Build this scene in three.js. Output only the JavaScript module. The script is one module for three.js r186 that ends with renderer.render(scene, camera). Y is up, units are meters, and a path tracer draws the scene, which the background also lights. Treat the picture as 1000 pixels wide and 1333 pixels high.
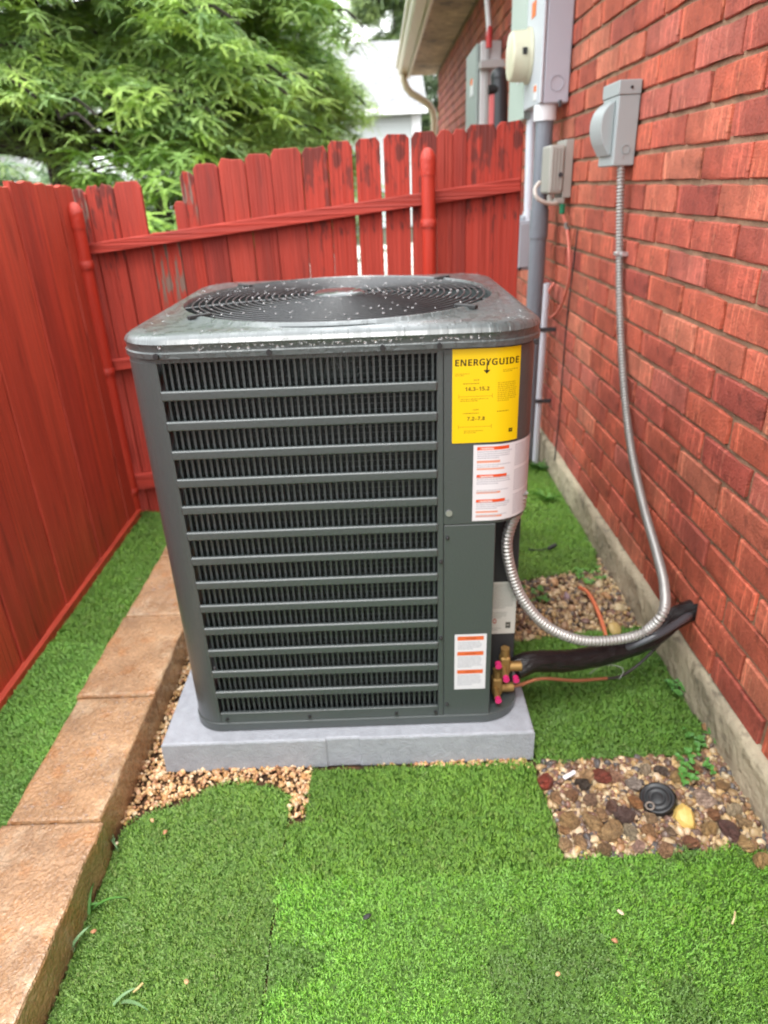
import * as THREE from 'three';
import { mergeGeometries, mergeVertices, toCreasedNormals } from 'three/addons/utils/BufferGeometryUtils.js';
import { RoundedBoxGeometry } from 'three/addons/geometries/RoundedBoxGeometry.js';

// ---------------------------------------------------------------- camera, sky, sun, exposure
const scene = new THREE.Scene();
const V3 = (x, y, z) => new THREE.Vector3(x, y, z);
const H = 1.22, FPX = 890;                                   // eye height (m), focal length in photo pixels
const down = V3(77, 1863.5, FPX).normalize();                // vertical and depth directions in the camera's frame
const fwd = V3(-10, -426.5, FPX); fwd.addScaledVector(down, -fwd.dot(down)).normalize();
const side = down.clone().cross(fwd);
const camera = new THREE.PerspectiveCamera(2 * Math.atan(666.5 / FPX) * 180 / Math.PI, 0.75, 0.02, 400);
{
  const w = (v) => V3(v.dot(side), -v.dot(down), -v.dot(fwd));
  const m = new THREE.Matrix4().makeBasis(w(V3(1, 0, 0)), w(V3(0, -1, 0)), w(V3(0, 0, -1)));
  camera.quaternion.setFromRotationMatrix(m);
  camera.position.set(0, H, 0);
  camera.focus = 0.72; camera.userData.fStop = 6.0;
  camera.updateMatrixWorld();
}
scene.add(camera);
const skyTex = (() => {                                      // bright rain overcast, a little lighter overhead
  const w = 128, h = 64, d = new Float32Array(w * h * 4);
  for (let j = 0; j < h; j++) for (let i = 0; i < w; i++) {
    const el = ((j + 0.5) / h - 0.5) * Math.PI, s = Math.max(0, Math.sin(el));
    const b = el < 0 ? 0.25 : 0.92 + 0.55 * s, o = (j * w + i) * 4;
    d[o] = b * 0.97; d[o + 1] = b; d[o + 2] = b * 1.03; d[o + 3] = 1;
  }
  const t = new THREE.DataTexture(d, w, h, THREE.RGBAFormat, THREE.FloatType);
  t.mapping = THREE.EquirectangularReflectionMapping; t.magFilter = t.minFilter = THREE.LinearFilter; t.needsUpdate = true;
  return t;
})();
scene.background = skyTex; scene.environment = skyTex;
const sun = new THREE.DirectionalLight(new THREE.Color(1, 0.97, 0.92), 0.9);
sun.position.set(-1.6, 12, 4.0); sun.target.position.set(0, 0, -2); sun.castShadow = true; sun.shadow.radius = 45;
Object.assign(sun.shadow.camera, { left: -12, right: 12, top: 14, bottom: -14, near: 0.1, far: 60 });
sun.shadow.mapSize.set(2048, 2048);
scene.add(sun, sun.target);
const renderer = new THREE.WebGLRenderer({ antialias: true });
renderer.toneMapping = THREE.LinearToneMapping; renderer.toneMappingExposure = 3.5; renderer.shadowMap.enabled = true;

// ---------------------------------------------------------------- helpers
const ray = (u, v) => { const r = V3(u - 500, v - 666.5, FPX); return [r.dot(side), -r.dot(down), r.dot(fwd)]; };
const atZ = (u, v, z) => { const r = ray(u, v), t = z / r[2]; return V3(r[0] * t, H + r[1] * t, -z); };   // measured points, with their real depth
const atX = (u, v, x) => { const r = ray(u, v), t = x / r[0]; return V3(x, H + r[1] * t, -r[2] * t); };
const atY = (u, v, y) => { const r = ray(u, v), t = (y - H) / r[1]; return V3(r[0] * t, y, -r[2] * t); };
function rng(seed) { let s = seed >>> 0; return () => { s = (s + 0x6D2B79F5) >>> 0; let t = Math.imul(s ^ (s >>> 15), 1 | s); t = (t + Math.imul(t ^ (t >>> 7), 61 | t)) ^ t; return ((t ^ (t >>> 14)) >>> 0) / 4294967296; }; }
const hash = (x, y, s) => { let h = Math.imul(x, 374761393) + Math.imul(y, 668265263) + Math.imul(s, 982451653); h = Math.imul(h ^ (h >>> 13), 1274126177); return ((h ^ (h >>> 16)) >>> 0) / 4294967296; };
const mod = (a, n) => ((a % n) + n) % n;
function vn(x, y, px, py, s) {                               // tiling value noise
  const xi = Math.floor(x), yi = Math.floor(y), fx = x - xi, fy = y - yi, sx = fx * fx * (3 - 2 * fx), sy = fy * fy * (3 - 2 * fy);
  const a = hash(mod(xi, px), mod(yi, py), s), b = hash(mod(xi + 1, px), mod(yi, py), s), c = hash(mod(xi, px), mod(yi + 1, py), s), d = hash(mod(xi + 1, px), mod(yi + 1, py), s);
  return (a + (b - a) * sx) + ((c + (d - c) * sx) - (a + (b - a) * sx)) * sy;
}
function fbm(u, v, fx, fy, oct, s) { let a = 0, w = 0.5, t = 0; for (let o = 0; o < oct; o++) { a += w * vn(u * fx, v * fy, fx, fy, s + o); t += w; w *= 0.55; fx *= 2; fy *= 2; } return a / t; }
const clamp = (x, a = 0, b = 1) => Math.min(b, Math.max(a, x));
const sm = (a, b, x) => { const t = clamp((x - a) / (b - a)); return t * t * (3 - 2 * t); };
function tex(w, h, fn, srgb = true) {                        // fn(u, v) -> grey or [r, g, b] in 0..1
  const d = new Uint8Array(w * h * 4);
  for (let j = 0; j < h; j++) for (let i = 0; i < w; i++) {
    const c = fn((i + 0.5) / w, (j + 0.5) / h), o = (j * w + i) * 4, k = typeof c === 'number';
    for (let q = 0; q < 3; q++) d[o + q] = clamp(k ? c : c[q]) * 255;
    d[o + 3] = 255;
  }
  const t = new THREE.DataTexture(d, w, h, THREE.RGBAFormat);
  t.wrapS = t.wrapT = THREE.RepeatWrapping; t.magFilter = THREE.LinearFilter; t.minFilter = THREE.LinearFilter;
  if (srgb) t.colorSpace = THREE.SRGBColorSpace; t.needsUpdate = true; return t;
}
const rep = (t, x, y) => { const c = t.clone(); c.repeat.set(x, y); c.needsUpdate = true; return c; };
function canvasTex(w, h, draw) { const c = document.createElement('canvas'); c.width = w; c.height = h; draw(c.getContext('2d'), w, h); const t = new THREE.CanvasTexture(c); t.colorSpace = THREE.SRGBColorSpace; return t; }
const lin = (r, g, b) => new THREE.Color().setRGB(r, g, b);
const std = (color, o = {}) => new THREE.MeshStandardMaterial({ color, roughness: 0.6, ...o });
const phy = (color, o = {}) => new THREE.MeshPhysicalMaterial({ color, roughness: 0.6, ...o });

const taken = {};
function numbered(n) { const k = taken[n] = (taken[n] ?? -1) + 1; return k ? `${n}_${String(k).padStart(3, '0')}` : n; }
function thing(name, label, category, pos = V3(0, 0, 0), group) {
  const o = new THREE.Group(); o.name = numbered(name); o.position.copy(pos); o.userData = { label, category };
  if (group) o.userData.group = group;
  scene.add(o); return o;
}
const shadows = (m) => { m.castShadow = m.receiveShadow = true; return m; };
const origin = (o) => { const p = V3(0, 0, 0); for (; o && o !== scene; o = o.parent) p.add(o.position); return p; };
function part(parent, name, geos, material, extra) {          // geometry comes in world coordinates and is moved to its thing's base
  const g = Array.isArray(geos) ? (geos.length > 1 ? mergeGeometries(geos.map(plain)) : geos[0]) : geos;
  const p = origin(parent); g.translate(-p.x, -p.y, -p.z);
  const m = shadows(new THREE.Mesh(g, material)); m.name = name; if (extra) m.userData = extra; parent.add(m); return m;
}
function struct(name, geos, material) { const m = part(scene, numbered(name), geos, material); m.userData.kind = 'structure'; return m; }
function plain(g) { const q = g.index ? g.toNonIndexed() : g; for (const k of Object.keys(q.attributes)) if (!['position', 'normal', 'uv'].includes(k)) q.deleteAttribute(k); return q; }
function metreUV(g, off = [0, 0]) {                           // uv in metres from the face's main direction
  const q = plain(g), p = q.attributes.position, a = V3(), b = V3(), c = V3(), uv = new Float32Array(p.count * 2);
  for (let i = 0; i < p.count; i += 3) {
    a.fromBufferAttribute(p, i); b.fromBufferAttribute(p, i + 1); c.fromBufferAttribute(p, i + 2);
    const n = b.clone().sub(a).cross(c.clone().sub(a)), x = Math.abs(n.x), y = Math.abs(n.y), z = Math.abs(n.z);
    [a, b, c].forEach((w, k) => { const o = (i + k) * 2; const [s, t] = y >= x && y >= z ? [w.x, w.z] : x >= z ? [w.z, w.y] : [w.x, w.y]; uv[o] = s + off[0]; uv[o + 1] = t + off[1]; });
  }
  q.setAttribute('uv', new THREE.BufferAttribute(uv, 2)); return q;
}
function box(x0, x1, y0, y1, z0, z1, r = 0.003, seg = 1) {     // z measured forward from the camera
  const g = r ? new RoundedBoxGeometry(x1 - x0, y1 - y0, Math.abs(z1 - z0), seg, Math.min(r, (x1 - x0) / 2.01, (y1 - y0) / 2.01, Math.abs(z1 - z0) / 2.01)) : new THREE.BoxGeometry(x1 - x0, y1 - y0, Math.abs(z1 - z0));
  g.translate((x0 + x1) / 2, (y0 + y1) / 2, -(z0 + z1) / 2); return metreUV(g);
}
function plan(pts, y0, y1, bevel = 0, holes = []) {           // [x, z forward] outline raised from y0 to y1
  const s = new THREE.Shape(pts.map((p) => new THREE.Vector2(p[0], p[1])));
  for (const h of holes) s.holes.push(new THREE.Path(h.map((p) => new THREE.Vector2(p[0], p[1]))));
  const g = new THREE.ExtrudeGeometry(s, { depth: y1 - y0 - 2 * bevel, bevelEnabled: bevel > 0, bevelSize: bevel, bevelThickness: bevel, bevelOffset: -bevel, bevelSegments: 2, curveSegments: 8 });
  g.translate(0, 0, bevel).rotateX(-Math.PI / 2).translate(0, y0, 0); return metreUV(g);
}
function tube(points, r, radial = 10, per = 40, fn) {         // r may be thinned along the way by fn(metres)
  const c = new THREE.CatmullRomCurve3(points, false, 'centripetal'), L = c.getLength(), n = Math.max(4, Math.ceil(L * per));
  const g = new THREE.TubeGeometry(c, n, r, radial, false);
  if (fn) {
    const p = g.attributes.position, w = V3();
    for (let i = 0; i <= n; i++) { const o = c.getPointAt(i / n), k = fn(i / n * L, L); for (let j = 0; j <= radial; j++) { const q = i * (radial + 1) + j; w.fromBufferAttribute(p, q).sub(o).multiplyScalar(k).add(o); p.setXYZ(q, w.x, w.y, w.z); } }
    g.computeVertexNormals();
  }
  return g;
}
function cyl(r, h, at, axis = 'y', seg = 20, r2 = r) { const g = new THREE.CylinderGeometry(r2, r, h, seg); if (axis === 'x') g.rotateZ(Math.PI / 2); if (axis === 'z') g.rotateX(Math.PI / 2); return g.translate(at.x, at.y, at.z); }
function inPoly(x, z, P) { let c = false; for (let i = 0, j = P.length - 1; i < P.length; j = i++) if ((P[i][1] > z) !== (P[j][1] > z) && x < (P[j][0] - P[i][0]) * (z - P[i][1]) / (P[j][1] - P[i][1]) + P[i][0]) c = !c; return c; }
function stoneGeo(seed, sx, sy, sz, detail = 1) {
  const g = mergeVertices(new THREE.IcosahedronGeometry(1, detail).deleteAttribute('uv').deleteAttribute('normal')), p = g.attributes.position, r = rng(seed);
  const cuts = Array.from({ length: 8 }, () => [V3(r() - 0.5, r() - 0.5, r() - 0.5).normalize(), 0.5 + 0.3 * r()]);
  for (let i = 0; i < p.count; i++) {
    const v = V3().fromBufferAttribute(p, i); v.multiplyScalar(0.9 + 0.2 * r());
    for (const [n, d] of cuts) { const k = v.dot(n) - d; if (k > 0) v.addScaledVector(n, -k * 0.9); }
    p.setXYZ(i, v.x * sx, v.y * sy, v.z * sz);
  }
  g.computeVertexNormals(); g.setAttribute('uv', new THREE.BufferAttribute(new Float32Array(p.count * 2).map((_, i) => (i % 2 ? p.getY(i >> 1) : p.getX(i >> 1)) * 1 + p.getZ(i >> 1) * 0.5), 2));
  return g;
}
function instances(parent, name, geo, material, list, colors) {  // list of Matrix4 in world coordinates
  const m = shadows(new THREE.InstancedMesh(geo, material, list.length)), p = origin(parent), t = new THREE.Matrix4().makeTranslation(-p.x, -p.y, -p.z);
  list.forEach((k, i) => { m.setMatrixAt(i, t.clone().multiply(k)); if (colors) m.setColorAt(i, colors[i]); });
  m.name = name; m.userData = { kind: 'stuff' }; parent.add(m); return m;
}
const M4 = (p, e, s) => new THREE.Matrix4().compose(p, new THREE.Quaternion().setFromEuler(new THREE.Euler(...e)), typeof s === 'number' ? V3(s, s, s) : s);

// ---------------------------------------------------------------- materials
const nFine = tex(512, 512, (u, v) => fbm(u, v, 64, 64, 4, 3), false);
const nMid = tex(512, 512, (u, v) => fbm(u, v, 12, 12, 6, 9), false);
const brickMap = tex(512, 512, (u, v) => {
  const streak = fbm(u, v, 48, 5, 4, 21), patch = fbm(u, v, 5, 5, 4, 31), grit = fbm(u, v, 90, 90, 3, 41);
  let k = 0.62 + 0.34 * patch + 0.16 * (grit - 0.5);
  const chalk = sm(0.56, 0.78, streak) * sm(0.38, 0.68, fbm(u, v, 6, 4, 4, 52)) * 0.5, dark = sm(0.62, 0.8, fbm(u, v, 14, 11, 5, 61)) * 0.16;
  k *= 1 - dark; return [k + chalk * 0.5, k + chalk * 0.95, k + chalk * 0.85];
});
const brickBump = tex(512, 512, (u, v) => 0.5 * fbm(u, v, 40, 12, 4, 71) + 0.5 * fbm(u, v, 90, 90, 3, 75), false);
const brickColors = [[0.74, 0.165, 0.092], [0.68, 0.14, 0.084], [0.79, 0.2, 0.115], [0.64, 0.135, 0.088], [0.76, 0.16, 0.086], [0.82, 0.24, 0.14], [0.7, 0.175, 0.12], [0.58, 0.11, 0.074]];
const brickM = rep(brickMap, 3.1, 3.1), brickB = rep(brickBump, 3.1, 3.1);
const brickMats = brickColors.map((c) => std(lin(...c), { map: brickM, bumpMap: brickB, bumpScale: 0.004, roughness: 0.75 }));
const mortarMat = std(lin(0.42, 0.26, 0.16), { map: rep(tex(256, 256, (u, v) => 0.62 + 0.4 * fbm(u, v, 10, 10, 5, 5)), 2, 2), bumpMap: rep(nFine, 3, 3), bumpScale: 0.004, roughness: 0.9 });
const woodMap = tex(512, 1024, (u, v) => {
  const g = fbm(u, v, 60, 4, 4, 12), b = fbm(u, v, 10, 3, 4, 15), dk = sm(0.62, 0.78, fbm(u, v, 26, 8, 4, 18)), pale = sm(0.64, 0.8, fbm(u, v, 40, 5, 4, 19));
  const k = (0.76 + 0.2 * g + 0.2 * (b - 0.5)) * (1 - 0.1 * dk); return [k + 0.04 * pale, k + 0.1 * pale, k + 0.09 * pale];
});
const woodBump = tex(512, 512, (u, v) => fbm(u, v, 70, 4, 4, 22), false);
const wood = (c, o = {}) => std(lin(...c), { map: rep(woodMap, 2.2, 0.8), bumpMap: rep(woodBump, 3, 1), bumpScale: 0.004, roughness: 0.72, ...o });
const fenceReds = [[0.42, 0.04, 0.021], [0.37, 0.035, 0.019], [0.45, 0.047, 0.025], [0.33, 0.031, 0.018]].map((c) => wood(c));
const boardReds = [[0.64, 0.075, 0.034], [0.58, 0.066, 0.031], [0.68, 0.085, 0.04], [0.55, 0.06, 0.03]].map((c) => wood(c, { roughness: 0.6 }));
const railMat = wood([0.46, 0.042, 0.023]);
// paint worn through to grey wood and dark mould, with an outline of its own, near the top of old pickets
const wornMap = (seed, from, greyAt, greyTo) => tex(128, 1024, (u, v) => {
  const g = fbm(u, v, 20, 4, 4, 12 + seed), n = fbm(u, v, 6, 24, 5, 80 + seed), k = 0.72 + 0.25 * g;
  let c = [0.74 * k, 0.235 * k, 0.165 * k];
  const mould = sm(0.46, 0.68, n + (v - from) * 1.3) * 0.5;
  c = c.map((x, i) => x * (1 - mould) + [0.2, 0.1, 0.09][i] * k * mould);
  const bare = sm(0.52, 0.6, fbm(u, v, 8, 20, 4, 120 + seed)) * sm(greyAt - 0.05, greyAt + 0.03, v) * (1 - sm(greyTo - 0.03, greyTo + 0.04, v));
  return c.map((x, i) => x * (1 - bare) + [0.55, 0.45, 0.4][i] * k * bare);
});
const wornMats = [[1, 0.93, 2, 3], [2, 0.86, 2, 3], [3, 0.94, 0.9, 1.1], [4, 1.2, 0.66, 0.82]].map((a) => std(lin(1, 1, 1), { map: wornMap(...a), bumpMap: rep(woodBump, 0.3, 1), bumpScale: 0.004, roughness: 0.75 }));
const postMat = phy(lin(0.42, 0.034, 0.018), { roughness: 0.35, bumpMap: rep(nMid, 4, 4), bumpScale: 0.002 });
const concMap = tex(512, 512, (u, v) => { const n = fbm(u, v, 8, 8, 6, 33), s = sm(0.6, 0.75, fbm(u, v, 24, 24, 4, 36)), w = sm(0.6, 0.72, fbm(u, v, 11, 11, 5, 38)); const k = 0.6 + 0.4 * n - 0.22 * s; return [k + 0.15 * w, k * 0.98 + 0.15 * w, k * 0.94 + 0.14 * w]; });
const foundMat = std(lin(0.5, 0.43, 0.3), { map: rep(tex(512, 512, (u, v) => 0.72 + 0.3 * fbm(u, v, 7, 7, 6, 133) - 0.14 * sm(0.6, 0.75, fbm(u, v, 30, 30, 4, 136))), 1.2, 1.2), bumpMap: rep(nMid, 2, 2), bumpScale: 0.012, roughness: 0.85 });
const paverMap = tex(512, 512, (u, v) => { const rust = sm(0.55, 0.7, fbm(u, v, 9, 9, 5, 146)) * 0.06; const n = fbm(u, v, 6, 6, 6, 43), g = fbm(u, v, 110, 110, 2, 44), pale = sm(0.52, 0.72, fbm(u, v, 5, 5, 5, 46)); const k = 0.66 + 0.26 * n + 0.22 * (g - 0.5); return [k + 0.1 * pale, k * (0.98 - rust) + 0.15 * pale, k * (0.95 - 2 * rust) + 0.2 * pale]; });
const paverRough = tex(256, 256, (u, v) => 0.07 + 0.4 * sm(0.42, 0.66, fbm(u, v, 7, 7, 5, 48)), false);
const paverMats = [[0.6, 0.38, 0.215], [0.58, 0.37, 0.215], [0.61, 0.395, 0.235]].map((c) => phy(lin(...c), { clearcoat: 0.5, clearcoatRoughness: 0.12, map: rep(paverMap, 2.4, 2.4), roughnessMap: rep(paverRough, 3, 3), roughness: 1, bumpMap: rep(nFine, 3, 3), bumpScale: 0.004 }));
const soilMap = tex(512, 512, (u, v) => { const n = fbm(u, v, 24, 24, 5, 51), g = fbm(u, v, 100, 100, 2, 54); const k = 0.35 + 0.6 * n + 0.3 * (g - 0.5); return [k, k * 0.85, k * 0.7]; });
const soilMat = std(lin(0.2, 0.14, 0.085), { map: rep(soilMap, 2, 2), bumpMap: rep(nFine, 3, 3), bumpScale: 0.01, roughness: 0.8 });
const acPaint = phy(lin(0.05, 0.062, 0.062), { roughness: 0.42, clearcoat: 0.6, clearcoatRoughness: 0.3, bumpMap: rep(nFine, 6, 6), bumpScale: 0.0006 });
const acDark = std(lin(0.024, 0.025, 0.025), { roughness: 0.6 });
const acBlack = std(lin(0.02, 0.02, 0.021), { roughness: 0.8 });
const screwMat = std(lin(0.04, 0.04, 0.042), { roughness: 0.4, metalness: 0.5 });
const steel = (c, r = 0.35) => std(lin(...c), { metalness: 0.75, roughness: r });
const brass = std(lin(0.32, 0.2, 0.07), { metalness: 0.7, roughness: 0.55 });
const copper = std(lin(0.4, 0.15, 0.075), { metalness: 0.7, roughness: 0.4, bumpMap: rep(nMid, 8, 8), bumpScale: 0.001 });
const greyPaint = (c, o = {}) => phy(lin(...c), { roughness: 0.42, bumpMap: rep(nMid, 2, 2), bumpScale: 0.001, ...o });

// ---------------------------------------------------------------- ground and what is laid on it
const SY = 0.06;                                             // level of the strip between fence and kerb blocks
{
  const g = new THREE.PlaneGeometry(260, 260, 1, 1).rotateX(-Math.PI / 2).translate(0, -0.03, -100);
  struct('ground', metreUV(g), std(lin(0.075, 0.09, 0.03), { map: rep(soilMap, 0.5, 0.5), roughness: 0.9 }));
  struct('soil_bed', metreUV(new THREE.PlaneGeometry(1.75, 6.0).rotateX(-Math.PI / 2).translate(-0.1, -0.004, -1.2)), soilMat);
  struct('soil_terrace', box(-1.3, -0.79, -0.02, SY - 0.012, -1.2, 2.7, 0), soilMat);
  struct('driveway', metreUV(new THREE.PlaneGeometry(3.4, 14).rotateX(-Math.PI / 2).translate(0.2, -0.02, -10.2)), std(lin(0.62, 0.6, 0.56), { map: rep(concMap, 0.5, 0.5), roughness: 0.7 }));
}
// concrete kerb blocks between the terrace and the unit
{
  const t = thing('retaining_kerb', 'row of wet tan concrete cap blocks left of the cooling unit', 'kerb', V3(-0.7, 0, -1.2));
  const zs = [-0.22, 0.2, 0.6, 0.972, 1.345, 1.7, 2.06, 2.42], r = rng(5);
  for (let i = 0; i < zs.length - 1; i++) {
    const j = () => (r() - 0.5) * 0.01, x0 = -0.795 + j(), x1 = -0.594 + j(), a = zs[i] + 0.0035, b = zs[i + 1] - 0.0035, n = 9;
    const e = (x, z0, z1) => Array.from({ length: n }, (_, k) => [x + (r() - 0.5) * 0.005, z0 + (z1 - z0) * k / (n - 1)]);
    const m = part(t, 'kerb_block', plan([...e(x0, a, b), ...e(x1, b, a)], -0.03, 0.1 + j() * 0.6, 0.007), paverMats[i % 3]);
    m.rotation.set(j() * 0.3, 0, j() * 0.5);
  }
}
{
  const kerb = scene.getObjectByName('retaining_kerb'), r = rng(808), L = [];
  for (let i = 0; i < 2600; i++) { const z = 0.3 + r() * 1.9, x = -0.785 + r() * 0.18; if (fbm(x * 0.9 + 5, z * 0.9, 14, 14, 4, 48) < 0.44) continue; const s = 0.0007 + 0.0022 * r() * r(); L.push(M4(V3(x, 0.1005, -z), [0, r() * 6, 0], V3(s * (0.8 + 0.6 * r()), s * 0.45, s))); }
  instances(kerb, 'water_drops', new THREE.SphereGeometry(1, 8, 4, 0, 6.2832, 0, Math.PI / 2), phy(lin(1, 1, 1), { roughness: 0.02, transmission: 0.85, thickness: 0.002, ior: 1.33 }), L);
}
// artificial turf mats: backing sheet + blades
const bladeMat = phy(lin(1, 1, 1), { roughness: 0.5, side: THREE.DoubleSide, transmission: 0.3, thickness: 0 });
const backMat = std(lin(0.13, 0.27, 0.04), { roughness: 0.9, map: rep(nFine, 4, 4) });
function tuftGeo(seed, n, h, w, spread) {
  const r = rng(seed), P = [], N = [], I = [];
  for (let k = 0; k < n; k++) {
    const a = r() * 6.283, x = (r() - 0.5) * spread, z = (r() - 0.5) * spread, hh = h * (0.6 + 0.55 * r()), lean = 0.25 + 0.75 * r(), b = r() * 6.283;
    const cx = Math.cos(a) * w / 2, cz = Math.sin(a) * w / 2, dx = Math.cos(b) * hh * lean * 0.5, dz = Math.sin(b) * hh * lean * 0.5, o = P.length / 3;
    P.push(x - cx, 0, z - cz, x + cx, 0, z + cz, x - cx * 0.8 + dx * 0.4, hh * 0.6, z - cz * 0.8 + dz * 0.4, x + cx * 0.8 + dx * 0.4, hh * 0.6, z + cz * 0.8 + dz * 0.4, x + dx, hh * (1 - lean * 0.25), z + dz);
    for (let q = 0; q < 5; q++) N.push(-Math.sin(a) * 0.25, 0.95, Math.cos(a) * 0.25);
    I.push(o, o + 1, o + 2, o + 1, o + 3, o + 2, o + 2, o + 3, o + 4);
  }
  const g = new THREE.BufferGeometry(); g.setAttribute('position', new THREE.Float32BufferAttribute(P, 3)); g.setAttribute('normal', new THREE.Float32BufferAttribute(N, 3)); g.setIndex(I); return g;
}
const tufts = [1, 2, 3].map((s) => tuftGeo(s, 34, 0.0098, 0.0018, 0.024));
function turf(name, label, poly, y, color, nap, density, seed, opts = {}) {
  const cx = poly.reduce((a, p) => a + p[0], 0) / poly.length, cz = poly.reduce((a, p) => a + p[1], 0) / poly.length;
  const t = thing(name, label, 'artificial turf', V3(cx, y, -cz));
  part(t, 'backing', plan(poly, y - 0.008, y, 0), backMat);
  const r = rng(seed), x0 = Math.min(...poly.map((p) => p[0])), x1 = Math.max(...poly.map((p) => p[0])), z0 = Math.min(...poly.map((p) => p[1])), z1 = Math.max(...poly.map((p) => p[1]));
  const st = 1 / Math.sqrt(density), lists = [[], [], []], cols = [[], [], []];
  for (let x = x0; x < x1; x += st) for (let z = z0; z < z1; z += st) {
    const px = x + (r() - 0.5) * st * 1.6, pz = z + (r() - 0.5) * st * 1.6, k = Math.floor(r() * 3);
    if (!inPoly(px, pz, poly)) continue;
    const n = fbm(px * 0.5 + 3, pz * 0.5 + 3, 10, 10, 4, seed), f = vn(px * 60, pz * 60, 999, 999, seed), s = 0.8 + 0.4 * r();
    lists[k].push(M4(V3(px, y - 0.002, -pz), [nap[0] + (r() - 0.5) * 0.5, r() * 6.283, nap[1] + (r() - 0.5) * 0.5], V3(s, s * (0.75 + 0.5 * n), s)));
    const b = (0.88 + 1.0 * n) * (0.93 + 0.14 * f), yel = 0.97 + 0.18 * r(), dirt = opts.dirt ? opts.dirt(px, pz, n) : 0;
    const c = lin(color[0] * b * yel, color[1] * b, color[2] * b * (0.85 + 0.3 * r()));
    if (r() < 0.025) c.lerp(lin(0.3, 0.34, 0.12), 0.6);
    cols[k].push(c.lerp(lin(0.075, 0.085, 0.055), dirt));
  }
  lists.forEach((l, k) => instances(t, 'grass_blades', tufts[k], bladeMat, l, cols[k]));
  return t;
}
const wob = (pts, seed, amp = 0.006, step = 0.05) => { const r = rng(seed), o = []; pts.forEach((p, i) => { const q = pts[(i + 1) % pts.length], L = Math.hypot(q[0] - p[0], q[1] - p[1]), n = Math.max(1, Math.round(L / step)); for (let k = 0; k < n; k++) o.push([p[0] + (q[0] - p[0]) * k / n + (r() - 0.5) * amp, p[1] + (q[1] - p[1]) * k / n + (r() - 0.5) * amp]); }); return o; };
const G1 = [0.17, 0.33, 0.045];
turf('turf_mat', 'dull green turf mat in front of the pad, left of the long seam', wob([[-0.585, -0.4], [-0.243, -0.4], [-0.243, 1.1], [-0.29, 1.128], [-0.36, 1.14], [-0.42, 1.13], [-0.48, 1.085], [-0.555, 1.06], [-0.59, 1.02]], 1), 0.008, [0.165, 0.31, 0.045], [0.1, 0.05], 9000, 11);
turf('turf_mat', 'green turf mat along the front edge of the grey pad', wob([[-0.238, 0.885], [0.322, 0.885], [0.31, 1.17], [-0.2, 1.165], [-0.204, 1.02], [-0.238, 1.015]], 2), 0.010, [0.155, 0.31, 0.042], [-0.15, 0], 9000, 12);
turf('turf_mat', 'bright green turf mat in the foreground below the rock bed', wob([[-0.236, -0.4], [1.0, -0.4], [0.72, 0.9], [0.70, 0.935], [0.55, 0.925], [0.33, 0.917], [0.318, 0.89], [-0.236, 0.89]], 3), 0.012, [0.165, 0.38, 0.034], [0.2, -0.1], 9000, 13,
  { dirt: (x, z, n) => 0.45 * sm(0.52, 0.62, fbm(x * 0.9 + 5, z * 0.9 + 5, 12, 12, 4, 77) + 0.25 * Math.max(0, 1 - Math.hypot((x - 0.36) / 0.26, (z - 0.68) / 0.2)) - 0.12) });
turf('turf_mat', 'darker green turf mat beside the pad under the black pipe', wob([[0.318, 1.165], [0.70, 1.175], [0.735, 1.25], [0.738, 1.68], [0.32, 1.62]], 4), 0.010, [0.115, 0.25, 0.032], [0.1, -0.1], 8500, 14);
turf('turf_mat', 'small turf mat beyond the far gravel patch, near piece', wob([[0.30, 1.935], [0.70, 2.02], [0.735, 2.16], [0.30, 2.12]], 5), 0.014, G1, [0.1, 0], 7000, 15);
turf('turf_mat', 'turf mat beside the wall at the foot of the grey conduit', wob([[0.30, 2.13], [0.735, 2.17], [0.735, 3.0], [0.30, 2.9]], 6), 0.008, [0.18, 0.36, 0.045], [0.1, 0], 6000, 16);
turf('turf_mat', 'light green turf strip at the foot of the left fence, near piece', wob([[-1.0, -0.3], [-0.797, -0.3], [-0.797, 1.6], [-0.99, 1.63]], 7), SY + 0.012, [0.17, 0.36, 0.055], [0.25, 0.1], 8500, 17);
turf('turf_mat', 'dark green turf strip at the far end of the left fence', wob([[-1.0, 1.63], [-0.797, 1.605], [-0.797, 2.47], [-0.98, 2.5]], 8), SY + 0.006, [0.13, 0.28, 0.03], [-0.1, 0.1], 7000, 18);

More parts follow.
